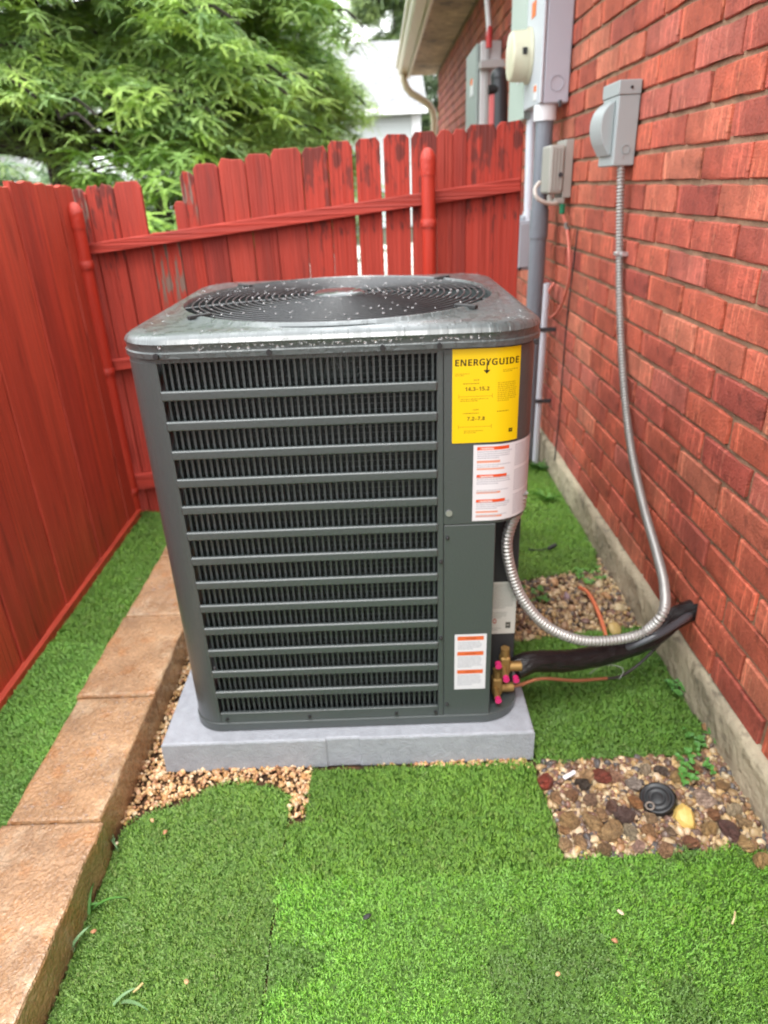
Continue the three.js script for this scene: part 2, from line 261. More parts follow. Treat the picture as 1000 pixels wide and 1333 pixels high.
// gravel: pea gravel round the pad, rock bed by the wall, gravel patch behind the pipe
const pebbleGeos = [1, 2, 3, 4].map((s) => stoneGeo(s, 1, 0.7, 0.85, 1));
const pebbleMat = std(lin(1, 1, 1), { roughness: 0.38 });
const tans = [[0.5, 0.3, 0.13], [0.6, 0.4, 0.2], [0.42, 0.23, 0.09], [0.66, 0.5, 0.32], [0.36, 0.18, 0.09], [0.55, 0.33, 0.18]];
const mixed = [[0.5, 0.36, 0.19], [0.44, 0.29, 0.13], [0.52, 0.4, 0.26], [0.26, 0.17, 0.085], [0.36, 0.25, 0.13], [0.17, 0.1, 0.06], [0.46, 0.36, 0.22], [0.13, 0.09, 0.07], [0.3, 0.17, 0.085], [0.19, 0.1, 0.07], [0.1, 0.09, 0.085]];
function pebbles(parent, poly, n, size, palette, seed, y = 0.004) {
  const r = rng(seed), x0 = Math.min(...poly.map((p) => p[0])), x1 = Math.max(...poly.map((p) => p[0])), z0 = Math.min(...poly.map((p) => p[1])), z1 = Math.max(...poly.map((p) => p[1]));
  const L = [[], [], [], []], C = [[], [], [], []];
  for (let i = 0; i < n; i++) {
    const x = x0 + r() * (x1 - x0), z = z0 + r() * (z1 - z0), k = Math.floor(r() * 4); if (!inPoly(x, z, poly)) continue;
    const s = size * (0.5 + 1.0 * r() * r()), c = palette[Math.floor(r() * palette.length)], b = 0.75 + 0.5 * r();
    L[k].push(M4(V3(x, y + r() * size * 0.7, -z), [r() * 6, r() * 6, r() * 6], s)); C[k].push(lin(c[0] * b, c[1] * b, c[2] * b));
  }
  L.forEach((l, k) => l.length && instances(parent, 'pebbles', pebbleGeos[k], pebbleMat, l, C[k]));
}
{
  const t = thing('pea_gravel', 'tan pea gravel around the front left edge of the pad', 'gravel', V3(-0.5, 0, -1.15)); t.userData.kind = 'stuff';
  pebbles(t, [[-0.6, 1.03], [-0.555, 1.07], [-0.48, 1.1], [-0.42, 1.14], [-0.29, 1.14], [-0.24, 1.1], [-0.24, 1.04], [-0.2, 1.04], [-0.2, 1.2], [0.3, 1.15], [0.3, 1.22], [-0.2, 1.3], [-0.5, 2.4], [-0.6, 2.4]], 26000, 0.0072, tans, 31);
}
const ROCK = [[0.318, 1.168], [0.326, 0.915], [0.70, 0.93], [0.715, 0.85], [0.76, 0.6], [0.76, 1.3], [0.72, 1.2], [0.70, 1.17]];
{
  const t = thing('rock_bed', 'square bed of mixed stones beside the foundation in the foreground', 'rock bed', V3(0.5, 0, -1.04));
  pebbles(t, ROCK, 9500, 0.012, mixed, 32);
  const named = [[713, 1018, 17, [0.3, 0.035, 0.03]], [759, 1020, 13, [0.03, 0.03, 0.035]], [764, 1009, 13, [0.5, 0.32, 0.18]], [782, 1013, 17, [0.24, 0.05, 0.045]], [800, 1011, 15, [0.45, 0.26, 0.19]], [827, 1022, 14, [0.42, 0.38, 0.36]], [798, 1052, 15, [0.17, 0.09, 0.08]], [816, 1062, 17, [0.12, 0.08, 0.09]], [795, 1080, 20, [0.44, 0.3, 0.16]], [742, 1067, 18, [0.4, 0.26, 0.13]], [771, 1073, 17, [0.46, 0.31, 0.16]], [922, 1081, 15, [0.46, 0.3, 0.14]], [948, 1083, 17, [0.11, 0.05, 0.06]], [917, 1041, 17, [0.5, 0.38, 0.33]], [820, 1085, 14, [0.36, 0.32, 0.24]], [827, 1046, 13, [0.42, 0.2, 0.09]], [736, 1098, 13, [0.5, 0.34, 0.2]], [867, 1107, 14, [0.44, 0.26, 0.16]], [832, 1103, 12, [0.55, 0.36, 0.32]], [954, 1054, 13, [0.5, 0.42, 0.3]], [725, 1040, 13, [0.42, 0.25, 0.14]], [745, 1036, 12, [0.36, 0.2, 0.12]], [770, 1040, 13, [0.3, 0.2, 0.15]], [880, 1012, 13, [0.5, 0.34, 0.16]], [840, 1003, 12, [0.5, 0.42, 0.32]], [900, 1095, 12, [0.3, 0.13, 0.08]], [968, 1070, 12, [0.5, 0.35, 0.2]], [757, 1098, 13, [0.46, 0.3, 0.17]], [790, 1106, 12, [0.3, 0.2, 0.12]], [846, 1083, 13, [0.38, 0.22, 0.12]], [874, 1084, 11, [0.28, 0.2, 0.14]], [972, 1098, 13, [0.52, 0.34, 0.16]], [930, 1060, 11, [0.36, 0.17, 0.09]], [733, 1080, 11, [0.42, 0.24, 0.12]], [783, 1060, 11, [0.48, 0.3, 0.17]], [846, 1064, 11, [0.46, 0.32, 0.2]], [860, 1003, 10, [0.12, 0.1, 0.1]], [990, 1120, 14, [0.5, 0.32, 0.14]], [940, 1022, 11, [0.4, 0.24, 0.12]], [905, 1004, 10, [0.3, 0.15, 0.08]]];
  const r = rng(77), shapes = [11, 12, 13, 14, 15, 16].map((s) => toCreasedNormals(stoneGeo(s, 1, 0.7, 0.82, 2), 0.45)), rockBump = rep(nMid, 1, 1);
  for (const [u, v, px, c] of named) {
    const p = atY(u, v, 0.018), s = px / 890 * p.distanceTo(camera.position) * 0.84;
    const m = shadows(new THREE.Mesh(shapes[Math.floor(r() * 6)], std(lin(...c).multiplyScalar(1.35).lerp(lin(0.4, 0.28, 0.15), 0.15), { roughness: 0.4, map: rep(concMap, 0.6, 0.6), bumpMap: rockBump, bumpScale: 0.01 })));
    m.name = 'stone'; m.scale.set(s, s, s); m.rotation.set((r() - 0.5) * 0.7, r() * 6.28, (r() - 0.5) * 0.7); m.position.set(p.x - 0.5, 0.018, p.z + 1.04); t.add(m);
  }
  const y = thing('yellow_stone', 'pale yellow pointed stone right of the black drain cover', 'stone', atY(894, 1066, 0.02));
  const m = shadows(new THREE.Mesh(toCreasedNormals(stoneGeo(61, 0.024, 0.018, 0.032, 1), 0.4), std(lin(0.6, 0.42, 0.12), { roughness: 0.45, bumpMap: rockBump, bumpScale: 0.01 }))); m.name = 'stone'; m.rotation.set(0.3, 0.4, 0.3); y.add(m);
  const w = thing('plastic_scrap', 'small white plastic scrap at the left end of the rock bed', 'scrap', atY(741, 1009, 0.028));
  part(w, 'scrap', tube([atY(734, 1013, 0.026), atY(741, 1009, 0.03), atY(748, 1005, 0.03)], 0.005, 8, 300), std(lin(0.75, 0.75, 0.78)));
}
{
  const t = thing('drain_cover', 'round black plastic drain cover lying tilted in the rock bed', 'drain cover', atY(856, 1040, 0.03));
  const bl = std(lin(0.012, 0.013, 0.014), { roughness: 0.4 }), R = 0.036;
  const lathe = new THREE.LatheGeometry([[0, 0.006], [0.010, 0.006], [0.011, 0.004], [0.016, 0.004], [0.017, 0.006], [0.022, 0.006], [0.023, 0.004], [0.028, 0.004], [0.029, 0.007], [R - 0.002, 0.007], [R, 0.004], [R, -0.022]].map((p) => new THREE.Vector2(...p)), 40);
  const cap = shadows(new THREE.Mesh(lathe, bl)); cap.name = 'lid'; 
  const ring = shadows(new THREE.Mesh(new THREE.TorusGeometry(0.008, 0.0022, 8, 20).rotateX(Math.PI / 2).translate(-0.02, 0.008, 0.016), std(lin(0.2, 0.17, 0.14), { roughness: 0.5 }))); ring.name = 'ring'; cap.add(ring);
  const pipe = shadows(new THREE.Mesh(new THREE.CylinderGeometry(R + 0.003, R + 0.003, 0.04, 32, 1, true).translate(0, -0.024, 0), std(lin(0.12, 0.085, 0.06), { roughness: 0.6, side: THREE.DoubleSide }))); pipe.name = 'pipe';
  t.add(cap, pipe); t.rotation.set(0.16, 0, 0.32);
}
{
  const P = [[0.30, 1.63], [0.74, 1.68], [0.74, 2.12], [0.70, 2.02], [0.30, 1.94]];
  const t = thing('gravel_patch', 'brown gravel patch by the wall behind the curved conduit', 'gravel', V3(0.52, 0, -1.8));
  pebbles(t, P, 3600, 0.010, mixed, 33, 0.001);
  const r = rng(78), shapes = [21, 22, 23].map((s) => stoneGeo(s, 1, 0.72, 0.82, 1));
  for (const [u, v, px, c] of [[800, 820, 12, [0.5, 0.36, 0.14]], [745, 792, 7, [0.4, 0.25, 0.14]], [772, 790, 8, [0.5, 0.34, 0.2]], [780, 760, 7, [0.5, 0.4, 0.25]], [722, 758, 7, [0.5, 0.3, 0.16]], [806, 790, 8, [0.5, 0.4, 0.24]], [735, 815, 8, [0.32, 0.2, 0.12]], [762, 808, 7, [0.2, 0.12, 0.1]], [738, 775, 7, [0.26, 0.18, 0.2]], [730, 825, 9, [0.44, 0.26, 0.12]], [790, 775, 7, [0.4, 0.22, 0.1]]]) {
    const p = atY(u, v, 0.016), s = px / 890 * p.distanceTo(camera.position);
    const m = shadows(new THREE.Mesh(shapes[Math.floor(r() * 3)], std(lin(...c), { roughness: 0.45 }))); m.name = 'stone'; m.scale.setScalar(s); m.rotation.set(r(), r() * 6, r()); m.position.set(p.x - 0.52, 0.014, p.z + 1.8); t.add(m);
  }
  const w = thing('white_pebble', 'round white pebble at the near edge of the gravel patch', 'pebble', atY(709, 808, 0.02));
  const m = shadows(new THREE.Mesh(stoneGeo(71, 0.009, 0.009, 0.009, 2), std(lin(0.8, 0.8, 0.8)))); m.name = 'pebble'; w.add(m);
  const o = thing('orange_cable', 'flat orange cable end sticking out of the gravel patch', 'cable', atY(787, 825, 0.02));
  part(o, 'cable', tube([atY(789, 828, 0.01), atY(783, 808, 0.03), atY(775, 788, 0.045), atY(764, 770, 0.045), atY(755, 765, 0.03)], 0.0065, 8, 150), std(lin(0.6, 0.16, 0.07), { roughness: 0.45 }));
}

// ---------------------------------------------------------------- brick house on the right
const WX = 0.756, COURSE = 0.0771, PITCH = 0.235;            // face of the bricks, course height, brick length with joint
function brickGeo(seed) {
  const r = rng(seed), L = PITCH - 0.0095 - r() * 0.004, h = COURSE - 0.0095, P = [], I = [], U = [], nx = 4, ny = 2, o = [r() * 3, r() * 3], e = 0.0035;
  const put = (s, y, d) => { P.push(d, y, s); U.push(s + o[0], y + o[1]); return P.length / 3 - 1; };
  const chip = () => (r() < 0.18 ? 0.004 : 0) + r() * 0.0015;
  const grid = [];
  for (let j = 0; j <= ny; j++) for (let i = 0; i <= nx; i++) { const edge = i === 0 || j === 0 || i === nx || j === ny; grid.push(put((i / nx - 0.5) * (L - 2 * e), (j / ny - 0.5) * (h - 2 * e), (r() - 0.5) * 0.0022 + (edge ? 0.0006 : 0))); }
  const at = (i, j) => grid[j * (nx + 1) + i];
  for (let j = 0; j < ny; j++) for (let i = 0; i < nx; i++) I.push(at(i, j), at(i + 1, j), at(i, j + 1), at(i + 1, j), at(i + 1, j + 1), at(i, j + 1));
  const loop = []; for (let i = 0; i < nx; i++) loop.push([i, 0]); for (let j = 0; j < ny; j++) loop.push([nx, j]); for (let i = nx; i > 0; i--) loop.push([i, ny]); for (let j = ny; j > 0; j--) loop.push([0, j]);
  const outer = loop.map(([i, j]) => { const c = chip(), sx = i === 0 ? -1 : i === nx ? 1 : 0, sy = j === 0 ? -1 : j === ny ? 1 : 0; return put((i / nx - 0.5) * (L - 2 * e) + sx * (e - c), (j / ny - 0.5) * (h - 2 * e) + sy * (e - c), 0.0035); });
  const back = loop.map(([i, j], k) => put(P[outer[k] * 3 + 2], P[outer[k] * 3 + 1], 0.024));
  loop.forEach(([i, j], k) => { const n = (k + 1) % loop.length, a = at(i, j), b = at(...loop[n]); I.push(a, outer[k], b, b, outer[k], outer[n], outer[k], back[k], outer[n], outer[n], back[k], back[n]); });
  const g = new THREE.BufferGeometry(); g.setAttribute('position', new THREE.Float32BufferAttribute(P, 3)); g.setAttribute('uv', new THREE.Float32BufferAttribute(U, 2)); g.setIndex(I);
  return toCreasedNormals(g, 0.5);
}
{
  const house = thing('brick_house', 'red brick house wall with concrete foundation and tan eaves on the right', 'house', V3(WX, 0, -2));
  const Z0 = -2.5, Z1 = 9.3, Y0 = 0.1205, TOP = 2.40;
  const wall = part(house, 'wall', box(WX + 0.009, 6, 0.06, TOP, Z0, Z1, 0), mortarMat);
  const geos = Array.from({ length: 12 }, (_, k) => brickGeo(100 + k)), r = rng(9), all = [];
  for (let c = 0; Y0 + (c + 1) * COURSE < TOP + 0.02; c++) for (let k = -20; k < 40; k++) {
    const z = 1.78 + (c % 2 ? PITCH / 2 : 0) + (k + 0.5) * PITCH + (r() - 0.5) * 0.006, y = Y0 + (c + 0.5) * COURSE + (r() - 0.5) * 0.002;
    if (z < Z0 + 0.12 || z > Z1 - 0.1) continue;
    const p = V3(WX, y, -z), q = p.clone().project(camera), infront = p.clone().applyMatrix4(camera.matrixWorldInverse).z < 0;
    const seen = infront && Math.abs(q.x) < 1.08 && Math.abs(q.y) < 1.04;
    all.push({ p, score: seen ? 1 / p.distanceTo(camera.position) : 0, g: Math.floor(r() * 12), m: [0, 0, 0, 1, 1, 2, 2, 3, 4, 4, 5, 6, 7][Math.floor(r() * 13)], tilt: (r() - 0.5) * 0.012, out: (r() - 0.5) * 0.003 });
  }
  all.sort((a, b) => b.score - a.score);
  const rest = brickMats.map(() => []), wp = origin(wall);
  all.forEach((b, i) => {
    if (i < 300) {
      const m = shadows(new THREE.Mesh(geos[b.g], brickMats[b.m])); m.name = 'brick'; m.position.copy(b.p).sub(wp); m.position.x += b.out; m.rotation.x = b.tilt; wall.add(m);
    } else rest[b.m].push(geos[b.g].clone().applyMatrix4(M4(b.p.clone().add(V3(b.out, 0, 0)), [b.tilt, 0, 0], 1)));
  });
  rest.forEach((l, k) => l.length && part(wall, 'brickwork', l, brickMats[k], { kind: 'stuff' }));
  // foundation with a rough mortar-smeared ledge
  const fx = 0.738, g = new THREE.PlaneGeometry(1, 1, 1, 1), P = [], I = [], N = 260, prof = [[0, -0.1], [0, 0.05], [0.001, 0.10], [0.006, 0.116], [0.016, 0.124], [0.036, 0.128]];
  for (let i = 0; i <= N; i++) { const z = Z0 + (Z1 - Z0) * Math.pow(i / N, 1.4), n = fbm(z * 0.25 + 4, 0.3, 40, 4, 4, 88); prof.forEach(([d, y], j) => { const w = fbm(z * 0.5 + 4, j * 0.13, 60, 8, 3, 91) - 0.5; P.push(fx + d + w * 0.012 * (j > 3 ? 0.2 : 1) - (j > 0 && j < 4 ? 0.012 * (n - 0.4) : 0), y + (j > 1 && j < 5 ? (n - 0.5) * 0.03 : 0), -z); }); }
  for (let i = 0; i < N; i++) for (let j = 0; j < prof.length - 1; j++) { const a = i * prof.length + j, b = a + prof.length; I.push(a, b, a + 1, b, b + 1, a + 1); }
  g.dispose(); const f = new THREE.BufferGeometry(); f.setAttribute('position', new THREE.Float32BufferAttribute(P, 3)); f.setIndex(I); f.computeVertexNormals(); f.setAttribute('uv', new THREE.Float32BufferAttribute(P.flatMap((_, i) => (i % 3 === 0 ? [P[i + 2], P[i + 1] + P[i] * 0.7] : [])), 2));
  part(house, 'foundation', f, foundMat);
  // eaves
  const sofMat = std(lin(0.55, 0.4, 0.25), { roughness: 0.7, map: rep(concMap, 0.7, 0.7) }), trim = std(lin(0.6, 0.5, 0.36), { roughness: 0.45 });
  for (let z = -2.4; z < 9.5; z += 1.22) part(house, 'soffit_panel', box(0.455, WX + 0.004, 2.385 + (Math.abs(z * 7) % 1) * 0.004, 2.4, z, Math.min(z + 1.205, 9.58), 0.002), sofMat);
  part(house, 'fascia', box(0.415, 0.447, 2.36, 2.52, -2.4, 9.6, 0.004), trim);
  const gs = new THREE.Shape([[0.41, 2.50], [0.41, 2.385], [0.33, 2.385], [0.315, 2.41], [0.31, 2.45], [0.285, 2.475], [0.285, 2.505], [0.292, 2.505], [0.30, 2.48], [0.318, 2.455], [0.324, 2.41], [0.335, 2.395], [0.402, 2.395], [0.402, 2.50]].map((p) => new THREE.Vector2(...p)));
  part(house, 'gutter', metreUV(new THREE.ExtrudeGeometry(gs, { depth: 12, bevelEnabled: false }).translate(0, 0, -9.6)), trim);
  part(house, 'downspout', tube([V3(0.37, 2.40, -9.35), V3(0.37, 2.30, -9.35), V3(0.43, 2.2, -9.35), V3(0.6, 2.1, -9.35), V3(0.70, 2.0, -9.35), V3(0.71, 1.6, -9.35), V3(0.71, 0.1, -9.35)], 0.04, 10, 12), trim);
  const rs = new THREE.Shape([[0.33, 2.52], [6, 4.9], [6, 4.98], [0.30, 2.56]].map((p) => new THREE.Vector2(...p)));
  part(house, 'roof', metreUV(new THREE.ExtrudeGeometry(rs, { depth: 12.2, bevelEnabled: false }).translate(0, 0, -9.7)), std(lin(0.16, 0.15, 0.14), { map: rep(concMap, 1, 1), roughness: 0.9 }));
  part(house, 'cable', tube([atX(752, 300, 0.742), atX(738, 420, 0.742), atX(728, 540, 0.74), atX(722, 600, 0.738)], 0.003, 6, 30), std(lin(0.02, 0.02, 0.022)));
}

// ---------------------------------------------------------------- fences
const FZ = 2.52, FX = -1.0;
function board(x0, x1, y0, yTop, z, clip, thick = 0.017, seed = 1) {   // dog-eared picket facing the camera
  const r = rng(seed), j = () => (r() - 0.5) * 0.006, s = new THREE.Shape([[x0 + j() * 0.5, y0], [x1 + j() * 0.5, y0], [x1, yTop - clip + j()], [x1 - clip * 0.8, yTop + j()], [(x0 + x1) / 2, yTop + j()], [x0 + clip * 0.8, yTop + j()], [x0, yTop - clip + j()]].map((p) => new THREE.Vector2(...p)));
  const g = new THREE.ExtrudeGeometry(s, { depth: thick - 0.004, bevelEnabled: true, bevelSize: 0.002, bevelThickness: 0.002, bevelOffset: -0.002, bevelSegments: 1 });
  return g.translate(0, 0, -z - thick);
}
{
  const t = thing('picket_fence', 'red painted picket fence across the back with rising rails', 'fence', V3(-0.3, 0, -FZ));
  // measured on the fence: left edge, right edge, height of the top, all as seen in the photograph
  const P = [[86, 104, 249], [105, 124, 246, 2], [126, 141, 241, 0], [142, 159, 239, 1], [161, 194, 236], [195, 212, 303, 9], [213, 231, 301, 9], [232, 247, 262], [243.5, 261, 223, 2], [262.5, 293, 212], [294.5, 327, 206], [328.5, 359, 199], [360.5, 398, 193, 8], [399.5, 431, 191, 1], [432, 462, 183, 0], [466.2, 497.3, 179, 0], [501.6, 534.3, 174, 0], [536.6, 569, 171, 1], [570.5, 589, 169], [590, 607, 167], [608.5, 645, 162, 1], [646.5, 679, 157, 0]];
  const slits = [464, 499, 535];
  P.forEach(([ua, ub, v, worn], i) => {
    const open = (u) => slits.some((q) => Math.abs(q - u) < 5), u0 = open(ua) ? ua : i ? Math.min(ua, P[i - 1][1] + 0.3) : ua, u1 = ub;
    const vr = 320 - (((u0 + u1) / 2 - 115) * 0.145), a = atZ(u0, vr, FZ), b = atZ(u1, vr, FZ), top = atZ((u0 + u1) / 2, v, FZ).y;
    const g = board(a.x, b.x, 0.03, top, FZ + (i % 3) * 0.0015, Math.min(0.016, (b.x - a.x) * 0.3), 0.017, 40 + i);
    const uv = g.attributes.uv, p = g.attributes.position;
    const w = worn !== undefined && worn < 4 ? worn : null, patch = worn === 9;
    if (w !== null || patch) for (let q = 0; q < p.count; q++) uv.setXY(q, (p.getX(q) - a.x) / (b.x - a.x) * 0.94 + 0.03 + (patch ? 0 : i * 0.37), clamp((p.getY(q) - 0.03) / ((patch ? 1.32 : top) - 0.03)));
    else { const m = metreUV(g, [i * 0.37, i * 0.61]); part(t, 'picket', m, fenceReds[(i * 7) % 4]); return; }
    part(t, 'picket', g, patch ? wornMats[3] : wornMats[w]);
  });
  const rail = (u0, va, vb, u1, vc, vd) => {
    const a = atZ(u0, va, FZ - 0.03), b = atZ(u0, vb, FZ - 0.03), c = atZ(u1, vc, FZ - 0.03), d = atZ(u1, vd, FZ - 0.03);
    const s = new THREE.Shape([b, d, c, a].map((p) => new THREE.Vector2(p.x, p.y)));
    const g = new THREE.ExtrudeGeometry(s, { depth: 0.024, bevelEnabled: true, bevelSize: 0.003, bevelThickness: 0.003, bevelOffset: -0.003, bevelSegments: 2 }); g.translate(0, 0, -FZ + 0.002);
    const q = g.attributes.position, w = g.attributes.uv; for (let i = 0; i < q.count; i++) w.setXY(i, q.getY(i) + q.getZ(i), q.getX(i) * 0.9);
    part(t, 'rail', g, railMat);
  };
  rail(110, 318, 333, 678, 231, 249); rail(128, 472, 486, 664, 398, 414); rail(168, 621, 640, 646, 556, 572);
  for (const [u, v, ub, base] of [[96, 268, 178, SY], [557, 197, 560, 0]]) {
    const a = atZ(u, v, FZ - 0.075), b = base ? atY(ub, 672, SY) : V3(a.x + 0.005, 0, a.z), dir = b.clone().sub(a), L = dir.length();
    const R = 0.0225, geo = new THREE.LatheGeometry([[R, 0], [R, L - 0.07], [R + 0.0025, L - 0.068], [R + 0.0025, L - 0.022], [R + 0.001, L - 0.012], [R * 0.8, L], [R * 0.45, L + 0.009], [0, L + 0.012]].map((p) => new THREE.Vector2(...p)), 28);
    geo.applyQuaternion(new THREE.Quaternion().setFromUnitVectors(V3(0, 1, 0), dir.clone().negate().normalize())).translate(b.x, b.y, b.z);
    const post = part(t, 'post', geo, postMat);
    for (const k of [0.16, 0.48, 0.9]) { const c = a.clone().lerp(b, k); part(post, 'bracket', [new THREE.TorusGeometry(R + 0.002, 0.003, 6, 24).rotateX(Math.PI / 2).scale(1, 5, 1).translate(c.x, c.y, c.z)], postMat); }
  }
}
{
  const t = thing('board_fence', 'tall red painted board fence running along the left edge', 'fence', V3(FX, 0, -1)), r = rng(66);
  let z = FZ - 0.025; const W = [0.126, 0.142, 0.14, 0.14, 0.14, 0.14, 0.14, 0.14, 0.14, 0.14, 0.14, 0.14, 0.14, 0.14, 0.14, 0.14, 0.14, 0.14, 0.14, 0.14, 0.14, 0.14, 0.14, 0.14];
  W.forEach((w, i) => {
    const out = i % 2 ? 0.003 : 0.0, top = 1.262 - (i > 6 ? 0 : 0) + (r() - 0.5) * 0.012, n = 6, pts = [[z, 0.055], ...Array.from({ length: n + 1 }, (_, k) => [z - w * k / n, top + (r() - 0.5) * 0.007]), [z - w, 0.055]];
    const s = new THREE.Shape(pts.map((p) => new THREE.Vector2(p[0], p[1]))), g = new THREE.ExtrudeGeometry(s, { depth: 0.014, bevelEnabled: true, bevelSize: 0.0025, bevelThickness: 0.0025, bevelOffset: -0.0025, bevelSegments: 2 });
    g.rotateY(Math.PI / 2).translate(FX - 0.0165 - out, 0, 0);
    part(t, 'board', metreUV(g, [i * 0.41, i * 0.77]), boardReds[(i * 3 + 1) % 4]);
    z -= w + (i % 2 ? 0.0015 : 0.0065);
  });
  part(t, 'kickboard', box(FX - 0.005, FX + 0.014, SY - 0.01, SY + 0.034, -0.85, FZ - 0.04, 0.003), boardReds[0]);
  for (const y of [0.3, 0.72, 1.08]) part(t, 'rail', box(FX - 0.06, FX - 0.02, y, y + 0.085, -0.85, FZ - 0.03, 0.004), railMat);
}

// ---------------------------------------------------------------- beyond the fence
const leafMat = phy(lin(1, 1, 1), { roughness: 0.75, side: THREE.DoubleSide, transmission: 0.35, thickness: 0 });
function sprayGeo(seed, size, n, leaf) {                        // feathery drooping branchlet
  const r = rng(seed), P = [], I = [];
  const kite = (o, d, w, l) => { const s = V3(d.z, 0.2 * (r() - 0.5), -d.x).normalize().multiplyScalar(w), q = P.length / 3, m = o.clone().addScaledVector(d, l * 0.45), e = o.clone().addScaledVector(d, l); e.y -= l * 0.15; for (const v of [o, m.clone().add(s), e, m.clone().sub(s)]) P.push(v.x, v.y, v.z); I.push(q, q + 1, q + 2, q, q + 2, q + 3); };
  for (let b = 0; b < n; b++) {
    const a = b / n * 6.283 + (r() - 0.5) * 0.9, L = size * (0.55 + 0.25 * Math.cos(a)) * (0.7 + 0.6 * r()), lift = -0.35 + 1.0 * r(), at = (t) => V3(Math.cos(a) * L * t, L * (lift * t - 0.35 * t * t), Math.sin(a) * L * t);
    for (let k = 1; k <= 14; k++) { const t = k / 14, o = at(t), d = at(t + 0.02).sub(o).normalize(); for (const sg of [-1, 1]) { const e = V3(d.x - sg * d.z * 0.9, d.y + (r() - 0.6) * 0.5, d.z + sg * d.x * 0.9).normalize(); kite(o, e, leaf * 0.16, leaf * (1.1 - 0.55 * t) * (0.8 + 0.4 * r())); } }
    kite(at(0.95), V3(Math.cos(a), -0.8, Math.sin(a)).normalize(), leaf * 0.16, leaf);
  }
  const g = new THREE.BufferGeometry(); g.setAttribute('position', new THREE.Float32BufferAttribute(P, 3)); g.setIndex(I); g.computeVertexNormals(); return g;
}
const sprays = [1, 2, 3].map((s) => sprayGeo(s, 0.29, 9, 0.034));
const bark = std(lin(0.085, 0.062, 0.05), { roughness: 0.9, map: rep(woodMap, 6, 1), bumpMap: rep(woodBump, 4, 1), bumpScale: 0.03 });
function crown(parent, spots, color, seed, scale = 1) {        // spots: [position, outward yaw]
  const r = rng(seed), L = [[], [], []], C = [[], [], []];
  for (const [p, yaw, s = 1, tint = 0] of spots) {
    const k = Math.floor(r() * 3), v = r(), c = lin(color[0] * (0.6 + 0.75 * v) + tint * 0.05, color[1] * (0.7 + 0.55 * v) + tint * 0.05, color[2] * (0.7 + 0.6 * r()));
    L[k].push(M4(p, [(r() - 0.5) * 0.7, yaw, (r() - 0.6) * 0.7], scale * s * (0.7 + 0.6 * r()))); C[k].push(c);
  }
  L.forEach((l, k) => l.length && instances(parent, 'crown', sprays[k], leafMat, l, C[k]));
}
{
  const Z = 6.2, base = atZ(92, 300, Z); base.y = -0.02;
  const t = thing('cypress_tree', 'large feathery green tree with dark leaning trunk behind the left fences', 'tree', base), r = rng(21);
  const path = [base.clone().add(V3(0.25, 0, 0)), atZ(88, 262, Z), atZ(72, 200, Z), atZ(52, 130, Z), atZ(40, 40, Z), atZ(38, -120, Z), atZ(44, -330, Z)];
  const woods = [tube(path, 0.11, 12, 8, (d, L) => 1.1 - 0.8 * d / L)], spots = [], curve = new THREE.CatmullRomCurve3(path);
  const LIMBS = 104;
  for (let i = 0; i < LIMBS; i++) {
    const k = 0.3 + 0.68 * (i / LIMBS), o = curve.getPoint(k), a = i * 2.39996 + r() * 0.5, toCam = Math.sin(a) > 0.35;   // a: 0 = right, 90 degrees = to the camera
    let L = (2.75 - (o.y > 2.3 ? 0.5 : 0.25) * Math.abs(o.y - 2.3)) * (0.78 + 0.36 * r()); L = Math.max(0.9, L); if (toCam) L = Math.min(L, 2.2);
    if (o.y < 1.8 && toCam && Math.cos(a) < 0.75) L *= 0.5;
    const rise = 0.22 + 0.2 * r(), at = (s) => V3(o.x + Math.cos(a) * L * s, o.y + L * (rise * s - 0.42 * s * s), o.z + Math.sin(a) * L * s);
    if (Math.cos(a) > 0.2) L = Math.min(L, (-0.3 - 0.5 * Math.max(0, o.y - 2.3) - o.x) / Math.cos(a)); woods.push(tube([at(0), at(0.35), at(0.7), at(1)], 0.032, 6, 5, (d, l) => 1.1 - 0.85 * d / l));
    const nb = Math.round(6 + L * 5);
    for (let b = 0; b < nb; b++) {
      const s = 0.3 + 0.72 * (b + r()) / nb, p = at(s), sgn = b % 2 ? 1 : -1, ya = a + sgn * (0.5 + 0.5 * r()), l = 0.55 * (1.25 - s) * (0.6 + 0.8 * r()) + 0.15;
      const n = 18 + Math.floor(34 * l), tint = r();
      if (b % 2 === 0) woods.push(tube([p, p.clone().add(V3(Math.cos(ya) * l * 0.5, 0.02, Math.sin(ya) * l * 0.5)), p.clone().add(V3(Math.cos(ya) * l, -0.08, Math.sin(ya) * l))], 0.009, 4, 8));
      for (let q = 0; q < n; q++) { const w = (q + 0.5) / n; spots.push([p.clone().add(V3(Math.cos(ya) * l * w + (r() - 0.5) * 0.2, -0.14 * w * w + (r() - 0.5) * 0.22, Math.sin(ya) * l * w + (r() - 0.5) * 0.14)), -ya + (r() - 0.5) * 1.2, 1, tint]); }
    }
  }
  part(t, 'trunk', woods, bark); const keep = spots.filter(([p]) => p.x < 0.04 - 0.85 * Math.max(0, p.y - 2.2) + 0.1 * Math.sin(p.y * 9 + p.z * 5) && !(p.x < 0.32 * p.z && p.y < 1.22 - 0.108 * p.z && r() < (p.z > -6.6 ? 0.9 : 0.6)) && !(p.x < -2.6 && p.y < 1.75));
  crown(t, keep, [0.34, 0.52, 0.13], 5, 0.47);
}
